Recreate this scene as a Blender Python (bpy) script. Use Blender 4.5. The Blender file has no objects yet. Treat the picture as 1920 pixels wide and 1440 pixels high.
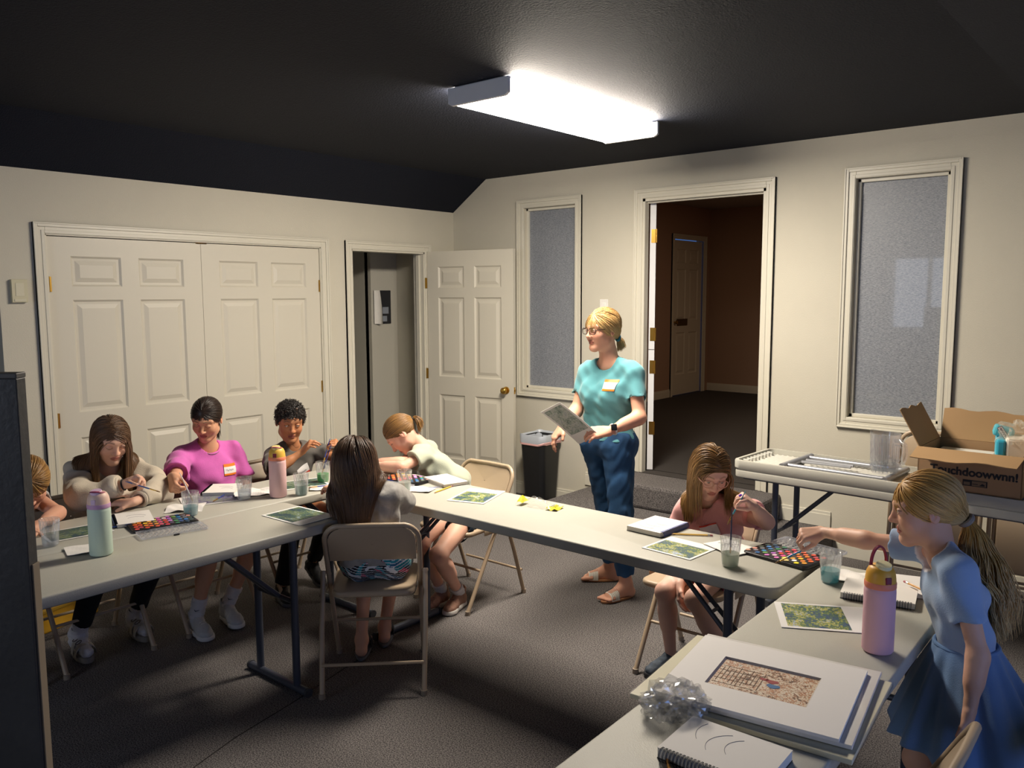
import bpy, bmesh, math, random
import numpy as np
from mathutils import Vector, Matrix
from mathutils.bvhtree import BVHTree
from mathutils.geometry import tessellate_polygon

sc = bpy.context.scene
COL = sc.collection
PI = math.pi
rng = np.random.default_rng(7)
random.seed(7)

# ------------------------------------------------------------------ colours and materials
def lin(h):
    h = h.lstrip('#')
    c = [int(h[i:i+2], 16)/255 for i in (0, 2, 4)]
    return tuple(x/12.92 if x <= .04045 else ((x+.055)/1.055)**2.4 for x in c)

MATS = {}
def mat(name, col, rough=.6, metal=0, spec=.5, bump=0, bscale=200, var=0, vscale=8, coat=0, sheen=0, sss=0, attr=None):
    """Principled material; bump = fine noise relief, var = slight mottling of the colour."""
    if name in MATS: return MATS[name]
    m = bpy.data.materials.new(name); m.use_nodes = True
    nt = m.node_tree; b = nt.nodes['Principled BSDF']
    c = lin(col) if isinstance(col, str) else col
    b.inputs['Base Color'].default_value = (*c, 1)
    b.inputs['Roughness'].default_value = rough
    b.inputs['Metallic'].default_value = metal
    b.inputs['Specular IOR Level'].default_value = spec
    if coat: b.inputs['Coat Weight'].default_value = coat
    if sheen:
        b.inputs['Sheen Weight'].default_value = sheen
        b.inputs['Sheen Roughness'].default_value = .5
    if sss:
        b.inputs['Subsurface Weight'].default_value = sss
        b.inputs['Subsurface Radius'].default_value = (.012, .005, .003)
        b.inputs['Subsurface Scale'].default_value = 1.0
    N = nt.nodes.new; L = nt.links.new
    src = None
    if attr:
        a = N('ShaderNodeAttribute'); a.attribute_name = attr; src = a.outputs['Color']
    tc = N('ShaderNodeTexCoord')
    if var:
        n = N('ShaderNodeTexNoise'); n.inputs['Scale'].default_value = vscale; n.inputs['Detail'].default_value = 5
        L(tc.outputs['Object'], n.inputs['Vector'])
        mp = N('ShaderNodeMapRange'); mp.inputs['From Min'].default_value = .3; mp.inputs['From Max'].default_value = .7
        mp.inputs['To Min'].default_value = 1-var; mp.inputs['To Max'].default_value = 1+var
        L(n.outputs['Fac'], mp.inputs['Value'])
        mx = N('ShaderNodeMix'); mx.data_type = 'RGBA'; mx.blend_type = 'MULTIPLY'
        mx.inputs['Factor'].default_value = 1
        if src: L(src, mx.inputs[6])
        else: mx.inputs[6].default_value = (*c, 1)
        L(mp.outputs['Result'], mx.inputs[7]); src = mx.outputs[2]
    if src: L(src, b.inputs['Base Color'])
    if bump:
        n = N('ShaderNodeTexNoise'); n.inputs['Scale'].default_value = bscale; n.inputs['Detail'].default_value = 3
        L(tc.outputs['Object'], n.inputs['Vector'])
        bp = N('ShaderNodeBump'); bp.inputs['Strength'].default_value = bump; bp.inputs['Distance'].default_value = .004
        L(n.outputs['Fac'], bp.inputs['Height']); L(bp.outputs['Normal'], b.inputs['Normal'])
    MATS[name] = m
    return m

def thin_clear(name, tint='#ffffff', gloss=.12, rough=.05, haze=0, hcol='#ffffff', ior=1.45):
    """Thin clear plastic: light passes straight through, with a Fresnel sheen and an optional cloudiness."""
    if name in MATS: return MATS[name]
    m = bpy.data.materials.new(name); m.use_nodes = True
    nt = m.node_tree; nt.nodes.remove(nt.nodes['Principled BSDF']); out = nt.nodes['Material Output']
    N = nt.nodes.new; L = nt.links.new
    tr = N('ShaderNodeBsdfTransparent'); tr.inputs[0].default_value = (*lin(tint), 1)
    gl = N('ShaderNodeBsdfGlossy'); gl.inputs['Roughness'].default_value = rough
    fr = N('ShaderNodeLayerWeight'); pw = N('ShaderNodeMath'); pw.operation = 'POWER'; pw.inputs[1].default_value = 4
    L(fr.outputs['Facing'], pw.inputs[0])
    mp = N('ShaderNodeMath'); mp.operation = 'MULTIPLY_ADD'; mp.inputs[1].default_value = .45; mp.inputs[2].default_value = gloss*.5; mp.use_clamp = True
    L(pw.outputs[0], mp.inputs[0])
    mix = N('ShaderNodeMixShader'); L(mp.outputs[0], mix.inputs[0])
    if haze:
        df = N('ShaderNodeBsdfDiffuse'); df.inputs[0].default_value = (*lin(hcol), 1)
        tl = N('ShaderNodeBsdfTranslucent'); tl.inputs[0].default_value = (*lin(hcol), 1)
        ad = N('ShaderNodeMixShader'); ad.inputs[0].default_value = .5; L(df.outputs[0], ad.inputs[1]); L(tl.outputs[0], ad.inputs[2])
        hz = N('ShaderNodeMixShader'); hz.inputs[0].default_value = haze
        L(tr.outputs[0], hz.inputs[1]); L(ad.outputs[0], hz.inputs[2]); L(hz.outputs[0], mix.inputs[1])
    else: L(tr.outputs[0], mix.inputs[1])
    L(gl.outputs[0], mix.inputs[2]); L(mix.outputs[0], out.inputs[0])
    MATS[name] = m
    return m

def emit(name, col, strength):
    m = bpy.data.materials.new(name); m.use_nodes = True
    b = m.node_tree.nodes['Principled BSDF']
    b.inputs['Base Color'].default_value = (.9, .9, .9, 1)
    b.inputs['Emission Color'].default_value = (*lin(col), 1)
    b.inputs['Emission Strength'].default_value = strength
    return m

def picture_mat(name, cols, seed, scale=30, stretch=(1, 1, 1), border=(.04, .96, .04, .96), paper='#eceae8'):
    """A printed picture of loose dabs of paint inside a white paper border (UV space of the sheet)."""
    m = bpy.data.materials.new(name); m.use_nodes = True
    nt = m.node_tree; b = nt.nodes['Principled BSDF']; b.inputs['Roughness'].default_value = .5
    N = nt.nodes.new; L = nt.links.new
    uv = N('ShaderNodeUVMap'); uv.uv_map = 'UVMap'
    mp = N('ShaderNodeMapping'); mp.inputs['Location'].default_value = (seed*3.1, seed*1.7, seed); mp.inputs['Scale'].default_value = stretch
    L(uv.outputs[0], mp.inputs[0])
    n0 = N('ShaderNodeTexNoise'); n0.inputs['Scale'].default_value = 3.2; n0.inputs['Detail'].default_value = 4; L(mp.outputs[0], n0.inputs['Vector'])
    vo = N('ShaderNodeTexVoronoi'); vo.inputs['Scale'].default_value = scale; L(mp.outputs[0], vo.inputs['Vector'])
    n1 = N('ShaderNodeTexNoise'); n1.inputs['Scale'].default_value = scale*.9; n1.inputs['Detail'].default_value = 9; n1.inputs['Distortion'].default_value = 1.2
    L(mp.outputs[0], n1.inputs['Vector'])
    sep = N('ShaderNodeSeparateColor'); L(vo.outputs['Color'], sep.inputs[0])
    a1 = N('ShaderNodeMath'); a1.operation = 'MULTIPLY_ADD'; a1.inputs[1].default_value = .22; L(sep.outputs[0], a1.inputs[0]); L(n0.outputs[0], a1.inputs[2])
    a2 = N('ShaderNodeMath'); a2.operation = 'MULTIPLY_ADD'; a2.inputs[1].default_value = .78; L(n1.outputs[0], a2.inputs[0]); L(a1.outputs[0], a2.inputs[2])
    a3 = N('ShaderNodeMapRange'); a3.inputs['From Min'].default_value = .72; a3.inputs['From Max'].default_value = 1.40; L(a2.outputs[0], a3.inputs[0])
    cr = N('ShaderNodeValToRGB'); el = cr.color_ramp.elements
    while len(el) < len(cols): el.new(.5)
    for i, c in enumerate(cols):
        el[i].position = i/(len(cols)-1); el[i].color = (*lin(c), 1)
    L(a3.outputs[0], cr.inputs[0])
    sx = N('ShaderNodeSeparateXYZ'); L(uv.outputs[0], sx.inputs[0])
    def step(sock, lo, hi):
        g = N('ShaderNodeMath'); g.operation = 'GREATER_THAN'; g.inputs[1].default_value = lo; L(sock, g.inputs[0])
        l = N('ShaderNodeMath'); l.operation = 'LESS_THAN'; l.inputs[1].default_value = hi; L(sock, l.inputs[0])
        p = N('ShaderNodeMath'); p.operation = 'MULTIPLY'; L(g.outputs[0], p.inputs[0]); L(l.outputs[0], p.inputs[1]); return p.outputs[0]
    p = N('ShaderNodeMath'); p.operation = 'MULTIPLY'
    L(step(sx.outputs[0], border[0], border[1]), p.inputs[0]); L(step(sx.outputs[1], border[2], border[3]), p.inputs[1])
    mx = N('ShaderNodeMix'); mx.data_type = 'RGBA'; mx.inputs[6].default_value = (*lin(paper), 1)
    L(p.outputs[0], mx.inputs[0]); L(cr.outputs[0], mx.inputs[7]); L(mx.outputs[2], b.inputs['Base Color'])
    return m

# ------------------------------------------------------------------ objects
def raw_mesh(name, V, F, mats, smooth=True, fmat=None, vcol=None, uv=None):
    """Numpy verts (n,3) and faces (list of arrays/lists) -> mesh data."""
    me = bpy.data.meshes.new(name)
    V = np.asarray(V, np.float32)
    if isinstance(F, np.ndarray):
        n, k = F.shape
        me.vertices.add(len(V)); me.vertices.foreach_set('co', V.ravel())
        me.loops.add(n*k); me.loops.foreach_set('vertex_index', F.astype(np.int32).ravel())
        me.polygons.add(n); me.polygons.foreach_set('loop_start', np.arange(0, n*k, k, dtype=np.int32))
        me.update(calc_edges=True)
    else:
        me.from_pydata(V.tolist(), [], [list(map(int, f)) for f in F])
    for m in (mats if isinstance(mats, (list, tuple)) else [mats]):
        if m: me.materials.append(m)
    me.polygons.foreach_set('use_smooth', np.full(len(me.polygons), bool(smooth)))
    if fmat is not None: me.polygons.foreach_set('material_index', np.asarray(fmat, np.int32))
    if vcol is not None:
        a = me.color_attributes.new('Col', 'FLOAT_COLOR', 'POINT')
        c = np.ones((len(V), 4), np.float32); c[:, :3] = vcol; a.data.foreach_set('color', c.ravel())
    if uv is not None:
        l = me.uv_layers.new(name='UVMap'); li = np.zeros(len(me.loops), np.int32); me.loops.foreach_get('vertex_index', li)
        l.data.foreach_set('uv', np.asarray(uv, np.float32)[li].ravel())
    return me

def link(name, me, parent=None, label=None):
    o = bpy.data.objects.new(name, me); COL.objects.link(o)
    if parent: o.parent = parent
    if label: o['label'] = label
    return o

def thing(name, label, cat, loc=(0, 0, 0), rz=0, group=None):
    o = bpy.data.objects.new(name, None); COL.objects.link(o)
    o.empty_display_size = .05
    o.location = loc; o.rotation_euler = (0, 0, rz)
    o['label'] = label; o['category'] = cat
    if group: o['group'] = group
    return o

def tag(o, label, cat, group=None):
    o['label'] = label; o['category'] = cat
    if group: o['group'] = group
    return o

def struct(o): o['kind'] = 'structure'; return o

def copy_thing(root, loc=None, rz=None, label=None):
    r = root.copy(); COL.objects.link(r)
    if loc is not None: r.location = loc
    if rz is not None: r.rotation_euler = (0, 0, rz)
    if label: r['label'] = label
    for c in [o for o in COL.objects if o.parent == root]:
        d = c.copy(); COL.objects.link(d); d.parent = r
        for g in [o for o in COL.objects if o.parent == c]:
            e = g.copy(); COL.objects.link(e); e.parent = d
    return r

# ------------------------------------------------------------------ mesh collector
def frame_of(d):
    d = Vector(d).normalized()
    a = Vector((0, 0, 1)) if abs(d.z) < .9 else Vector((1, 0, 0))
    x = a.cross(d).normalized(); return x, d.cross(x).normalized(), d

class MB:
    def __init__(s): s.V = []; s.F = []; s.M = []; s.cur = 0
    def _add(s, vs, fs):
        n = len(s.V); s.V += [tuple(v) for v in vs]
        s.F += [[i+n for i in f] for f in fs]; s.M += [s.cur]*len(fs); return s
    def box(s, lo, hi, bev=0, M=None):
        """Box, edges bevelled by bev, optionally transformed by the matrix M."""
        bm = bmesh.new(); bmesh.ops.create_cube(bm, size=1)
        c = [(a+b)/2 for a, b in zip(lo, hi)]; d = [abs(b-a) for a, b in zip(lo, hi)]
        for v in bm.verts: v.co = Vector([v.co[i]*d[i]+c[i] for i in range(3)])
        if bev: bmesh.ops.bevel(bm, geom=list(bm.edges), offset=min(bev, min(d)*.45), segments=2, profile=.5, affect='EDGES')
        return s._bm(bm, M)
    def _bm(s, bm, M=None):
        bm.normal_update()
        bm.verts.index_update()
        s._add([(M @ v.co if M else v.co) for v in bm.verts], [[v.index for v in f.verts] for f in bm.faces]); bm.free(); return s
    def prism(s, pts, z0, z1, bev=0, M=None, seg=2):
        """Outline in xy pulled up from z0 to z1."""
        bm = bmesh.new()
        f = bm.faces.new([bm.verts.new((x, y, z0)) for x, y in pts]); f.normal_update()
        if f.normal.z > 0: f.normal_flip()
        r = bmesh.ops.extrude_face_region(bm, geom=[f])
        for v in r['geom']:
            if isinstance(v, bmesh.types.BMVert): v.co.z = z1
        bmesh.ops.recalc_face_normals(bm, faces=bm.faces)
        if bev:
            es = [e for e in bm.edges if abs(e.verts[0].co.z-e.verts[1].co.z) < 1e-6]
            bmesh.ops.bevel(bm, geom=es, offset=bev, segments=seg, profile=.5, affect='EDGES')
        return s._bm(bm, M)
    def tube(s, pts, r, n=10, closed=False, cap=True):
        """Round tube through a list of points; r may be a list of radii."""
        pts = [Vector(p) for p in pts]; k = len(pts)
        R = r if isinstance(r, (list, tuple)) else [r]*k
        ring = []; x = None
        for i in range(k):
            if closed: t = (pts[(i+1) % k]-pts[i-1]).normalized()
            else: t = ((pts[min(i+1, k-1)]-pts[i]).normalized()+(pts[i]-pts[max(i-1, 0)]).normalized()).normalized()
            if x is None: x = frame_of(t)[0]
            x = (x-t*x.dot(t)).normalized(); y = t.cross(x)
            ring.append([pts[i]+(x*math.cos(2*PI*j/n)+y*math.sin(2*PI*j/n))*R[i] for j in range(n)])
        vs = [v for q in ring for v in q]; fs = []
        for i in range(k if closed else k-1):
            a = i*n; b = ((i+1) % k)*n
            fs += [[a+j, a+(j+1) % n, b+(j+1) % n, b+j] for j in range(n)]
        if cap and not closed: fs += [list(range(n))[::-1], list(range((k-1)*n, k*n))]
        return s._add(vs, fs)
    def lathe(s, prof, n=32, c=(0, 0, 0), M=None, wob=None):
        """Profile of (radius, z) turned about the z axis."""
        vs = []; fs = []; k = len(prof)
        for i, (r, z) in enumerate(prof):
            for j in range(n):
                a = 2*PI*j/n
                q = r*(1 + (wob(a, z) if wob else 0))
                vs.append(Vector((c[0]+q*math.cos(a), c[1]+q*math.sin(a), c[2]+z)))
        for i in range(k-1):
            fs += [[i*n+j, i*n+(j+1) % n, (i+1)*n+(j+1) % n, (i+1)*n+j] for j in range(n)]
        if M: vs = [M @ v for v in vs]
        return s._add(vs, fs)
    def quad(s, a, b, c, d): return s._add([a, b, c, d], [[0, 1, 2, 3]])
    def me(s, name, mats, smooth=False, angle=40):
        me = raw_mesh(name, np.array(s.V), s.F, mats, smooth=smooth, fmat=s.M)
        if smooth:
            try: me.set_sharp_from_angle(angle=math.radians(angle))
            except Exception: pass
        return me
    def ob(s, name, mats, parent=None, smooth=False, label=None, angle=40):
        return link(name, s.me(name, mats, smooth, angle), parent, label)

def rrect(w, h, r, n=6, cx=0, cy=0):
    out = []
    for qx, qy, a0 in ((1, 1, 0), (-1, 1, 90), (-1, -1, 180), (1, -1, 270)):
        for i in range(n+1):
            a = math.radians(a0+90*i/n)
            out.append((cx+qx*(w/2-r)+r*math.cos(a), cy+qy*(h/2-r)+r*math.sin(a)))
    return out

def sheet(name, w, h, m, nx=10, ny=10, bend=None, parent=None, th=.0012):
    """A paper sheet with real thickness and UVs; bend(x,y)->z."""
    xs = np.linspace(-w/2, w/2, nx); ys = np.linspace(-h/2, h/2, ny)
    V = []; U = []
    for s in (1, 0):
        for j in range(ny):
            for i in range(nx):
                z = bend(xs[i], ys[j]) if bend else 0
                V.append((xs[i], ys[j], z+s*th)); U.append((i/(nx-1), j/(ny-1)))
    F = []; o = nx*ny
    q = lambda i, j: j*nx+i
    for j in range(ny-1):
        for i in range(nx-1):
            F.append([q(i, j), q(i+1, j), q(i+1, j+1), q(i, j+1)])
            F.append([o+q(i, j), o+q(i, j+1), o+q(i+1, j+1), o+q(i+1, j)])
    for i in range(nx-1):
        F.append([q(i+1, 0), q(i, 0), o+q(i, 0), o+q(i+1, 0)]); F.append([q(i, ny-1), q(i+1, ny-1), o+q(i+1, ny-1), o+q(i, ny-1)])
    for j in range(ny-1):
        F.append([q(0, j), q(0, j+1), o+q(0, j+1), o+q(0, j)]); F.append([q(nx-1, j+1), q(nx-1, j), o+q(nx-1, j), o+q(nx-1, j+1)])
    return link(name, raw_mesh(name, V, F, m, smooth=False, uv=U), parent)

def place(o, x, y, z, rz=0):
    o.location = (x, y, z); o.rotation_euler = (0, 0, rz); return o

def text_mesh(name, body, size, M, m, parent=None, ext=.0006, bold=0):
    cu = bpy.data.curves.new(name, 'FONT'); cu.body = body; cu.size = size; cu.extrude = ext; cu.offset = bold
    cu.align_x = 'CENTER'; cu.align_y = 'CENTER'
    t = bpy.data.objects.new('tmp', cu); COL.objects.link(t)
    dg = bpy.context.evaluated_depsgraph_get(); me = bpy.data.meshes.new_from_object(t.evaluated_get(dg))
    bpy.data.objects.remove(t); me.transform(M); me.materials.clear(); me.materials.append(m); me.name = name
    return link(name, me, parent)
# ------------------------------------------------------------------ smooth solids (signed distances meshed on a grid)
A3 = lambda p: np.array(p, float)
def nrm(v):
    v = A3(v); return v/(np.linalg.norm(v)+1e-12)

class Sdf:
    def __init__(s): s.ops = []
    def cap(s, a, b, ra, rb=None, k=.02, op='u'):
        rb = ra if rb is None else rb; a = A3(a); b = A3(b); r = max(ra, rb); ba = b-a; L2 = ba@ba+1e-12
        def f(X, Y, Z):
            t = np.clip(((X-a[0])*ba[0]+(Y-a[1])*ba[1]+(Z-a[2])*ba[2])/L2, 0, 1)
            return np.sqrt((X-a[0]-t*ba[0])**2+(Y-a[1]-t*ba[1])**2+(Z-a[2]-t*ba[2])**2)-(ra+(rb-ra)*t)
        s.ops.append((op, f, np.minimum(a, b)-r, np.maximum(a, b)+r, k)); return s
    def flat(s, a, b, ra, rb, k=.02):
        """Round bar from a to b that ends flat at b."""
        a = A3(a); b = A3(b); d = nrm(b-a); L = np.linalg.norm(b-a); r = max(ra, rb)
        def f(X, Y, Z):
            h = (X-a[0])*d[0]+(Y-a[1])*d[1]+(Z-a[2])*d[2]; t = np.clip(h/L, 0, 1)
            q = np.sqrt((X-a[0]-t*L*d[0])**2+(Y-a[1]-t*L*d[1])**2+(Z-a[2]-t*L*d[2])**2)-(ra+(rb-ra)*t)
            return np.maximum(q, h-L)
        s.ops.append(('u', f, np.minimum(a, b)-r, np.maximum(a, b)+r, k)); return s
    def bore(s, a, b, r, deep=.03): s.cutter(A3(b)-nrm(A3(b)-A3(a))*deep, A3(b)-A3(a), deep+.02, r); return s
    def ell(s, c, rad, R=np.eye(3), k=.02, op='u'):
        """Ellipsoid; rows of R are its axes."""
        c = A3(c); R = A3(R); rad = A3(rad); m = max(rad); ext = np.sqrt(((R*rad[:, None])**2).sum(0))
        def f(X, Y, Z):
            x, y, z = X-c[0], Y-c[1], Z-c[2]
            q = [(R[i, 0]*x+R[i, 1]*y+R[i, 2]*z) for i in range(3)]
            k0 = np.sqrt(sum((q[i]/rad[i])**2 for i in range(3))); k1 = np.sqrt(sum((q[i]/rad[i]**2)**2 for i in range(3)))
            return k0*(k0-1)/(k1+1e-9)
        s.ops.append((op, f, c-ext, c+ext, k)); return s
    def box(s, c, half, R=np.eye(3), r=.01, k=.01, op='u'):
        c = A3(c); R = A3(R); half = A3(half); ext = np.abs(R*half[:, None]).sum(0)+r
        def f(X, Y, Z):
            x, y, z = X-c[0], Y-c[1], Z-c[2]
            q = [np.abs(R[i, 0]*x+R[i, 1]*y+R[i, 2]*z)-half[i]+r for i in range(3)]
            return np.sqrt(sum(np.maximum(v, 0)**2 for v in q))+np.minimum(np.maximum(np.maximum(q[0], q[1]), q[2]), 0)-r
        s.ops.append((op, f, c-ext, c+ext, k)); return s
    def fn(s, f, lo, hi, k=.01, op='u'):
        s.ops.append((op, f, A3(lo), A3(hi), k)); return s
    def plane(s, p, n, op='i'):
        """Keep what lies behind the plane (p, n)."""
        p = A3(p); n = nrm(n)
        s.ops.append((op, lambda X, Y, Z: (X-p[0])*n[0]+(Y-p[1])*n[1]+(Z-p[2])*n[2], None, None, 0)); return s
    def cutter(s, a, d, length, r):
        """Remove a flat-ended round bar that starts at a and runs along d."""
        a = A3(a); d = nrm(d); b = a+d*length
        def f(X, Y, Z):
            h = (X-a[0])*d[0]+(Y-a[1])*d[1]+(Z-a[2])*d[2]
            t = np.clip(h, 0, length)
            q = np.sqrt((X-a[0]-t*d[0])**2+(Y-a[1]-t*d[1])**2+(Z-a[2]-t*d[2])**2)-r
            return np.maximum(q, -h)
        s.ops.append(('s', f, np.minimum(a, b)-r, np.maximum(a, b)+r, .002)); return s
    def noise(s, amp, freq, seed=0):
        g = np.random.default_rng(seed); D = g.normal(size=(5, 3)); D /= np.linalg.norm(D, axis=1)[:, None]; ph = g.uniform(0, 6.28, 5)
        def f(X, Y, Z):
            o = 0
            for i in range(5): o = o+np.sin((D[i, 0]*X+D[i, 1]*Y+D[i, 2]*Z)*freq*(1+.45*i)+ph[i]+1.3*np.sin((X*D[i, 1]+Y*D[i, 2]+Z*D[i, 0])*freq*.6))/(1+.5*i)
            return o*amp
        s.ops.append(('n', f, None, None, 0)); return s
    def shell(s, th): s.ops.append(('h', th, None, None, 0)); return s
    def bounds(s):
        lo = np.min([o[2] for o in s.ops if o[0] == 'u'], axis=0); hi = np.max([o[3] for o in s.ops if o[0] == 'u'], axis=0)
        return lo-.02, hi+.02
    def grid(s, res, lo=None, hi=None):
        l, h = s.bounds(); lo = l if lo is None else A3(lo); hi = h if hi is None else A3(hi)
        n = np.ceil((hi-lo)/res).astype(int)+1
        ax = [(lo[i]+res*np.arange(n[i])).astype(np.float32) for i in range(3)]
        D = np.full(n, .08, np.float32)
        G = lambda sl: (ax[0][sl[0]][:, None, None], ax[1][sl[1]][None, :, None], ax[2][sl[2]][None, None, :])
        full = (slice(None),)*3
        for op, f, a, b, k in s.ops:
            if op == 'n': D += f(*G(full)); continue
            if op == 'h': np.maximum(D, -(D+f), out=D); continue
            if op == 'i': np.maximum(D, f(*G(full)), out=D); continue
            pad = k+3*res
            i0 = np.maximum(np.floor((a-pad-lo)/res).astype(int), 0); i1 = np.minimum(np.ceil((b+pad-lo)/res).astype(int)+1, n)
            if (i1 <= i0).any(): continue
            sl = tuple(slice(p, q) for p, q in zip(i0, i1)); d = f(*G(sl)); o = D[sl]
            if op == 'u':
                h = np.clip(k-np.abs(o-d), 0, None)/k; D[sl] = np.minimum(o, d)-h*h*k*.25
            else:
                h = np.clip(k-np.abs(o+d), 0, None)/k; D[sl] = np.maximum(o, -d)+h*h*k*.25
        return D, lo, res
    def at(s, P):
        """Distance at points (n,3) (union parts only, for collision)."""
        D = np.full(len(P), 1.); X, Y, Z = P.T
        for op, f, a, b, k in s.ops:
            if op == 'u':
                d = f(X, Y, Z); h = np.clip(k-np.abs(D-d), 0, None)/k; D = np.minimum(D, d)-h*h*k*.25
        return D
    def mesh(s, res, lo=None, hi=None): return nets(*s.grid(res, lo, hi))

def nets(D, lo, res):
    """Surface nets: one vertex per cell that the surface crosses."""
    D = D.copy()
    for ax in range(3):
        sl = [slice(None)]*3
        for e in (0, -1): sl[ax] = e; D[tuple(sl)] = np.maximum(D[tuple(sl)], 1e-4)
    n = np.array(D.shape); S = D < 0; c = n-1
    strides = np.array([c[1]*c[2], c[2], 1])
    ids = []; pos = []; quads = []
    for ax in range(3):
        s0 = [slice(None)]*3; s1 = [slice(None)]*3; s0[ax] = slice(0, -1); s1[ax] = slice(1, None)
        m = S[tuple(s0)] != S[tuple(s1)]
        I = np.array(np.nonzero(m)).T
        if not len(I): continue
        J = I.copy(); J[:, ax] += 1
        d0 = D[tuple(I.T)]; d1 = D[tuple(J.T)]; t = d0/(d0-d1)
        P = I.astype(np.float32); P[:, ax] += t
        u, v = (ax+1) % 3, (ax+2) % 3
        ok = (I[:, u] > 0) & (I[:, v] > 0) & (I[:, u] < c[u]) & (I[:, v] < c[v])
        I = I[ok]; P = P[ok]; neg = d0[ok] < 0
        cell = []
        for du, dv in ((-1, -1), (0, -1), (0, 0), (-1, 0)):
            q = I.copy(); q[:, u] += du; q[:, v] += dv; k = q@strides
            cell.append(k); ids.append(k); pos.append(P)
        Q = np.stack(cell, 1); Q[~neg] = Q[~neg][:, ::-1]; quads.append(Q)
    if not ids: return np.zeros((0, 3)), np.zeros((0, 4), int)
    ids = np.concatenate(ids); pos = np.concatenate(pos)
    uq, inv = np.unique(ids, return_inverse=True); cnt = np.bincount(inv)
    V = np.stack([np.bincount(inv, pos[:, i])/cnt for i in range(3)], 1)*res+lo
    F = np.searchsorted(uq, np.concatenate(quads))
    return V, F

def relax(V, F, it=1, lam=.5):
    """A little smoothing along the quads' edges."""
    E = np.concatenate([F[:, [0, 1]], F[:, [1, 2]], F[:, [2, 3]], F[:, [3, 0]]])
    for _ in range(it):
        n = np.bincount(E[:, 0], minlength=len(V))+np.bincount(E[:, 1], minlength=len(V))
        S = np.stack([np.bincount(E[:, 0], V[E[:, 1], i], len(V))+np.bincount(E[:, 1], V[E[:, 0], i], len(V)) for i in range(3)], 1)
        V = V+lam*(S/np.maximum(n, 1)[:, None]-V)
    return V

def join(parts):
    Vs = []; Fs = []; o = 0
    for V, F in parts:
        Vs.append(V); Fs.append(F+o); o += len(V)
    return np.concatenate(Vs), np.concatenate(Fs)
# ------------------------------------------------------------------ people
def skin_mat(): return mat('skin', '#ffffff', rough=.52, spec=.35, sss=.08, attr='Col', bump=.05, bscale=500)
def hair_mat(): return mat('hair', '#ffffff', rough=.42, spec=.45, attr='Col')

def lerp(a, b, t): return A3(a)*(1-t)+A3(b)*t
UPW = A3((0, 0, 1))

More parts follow.
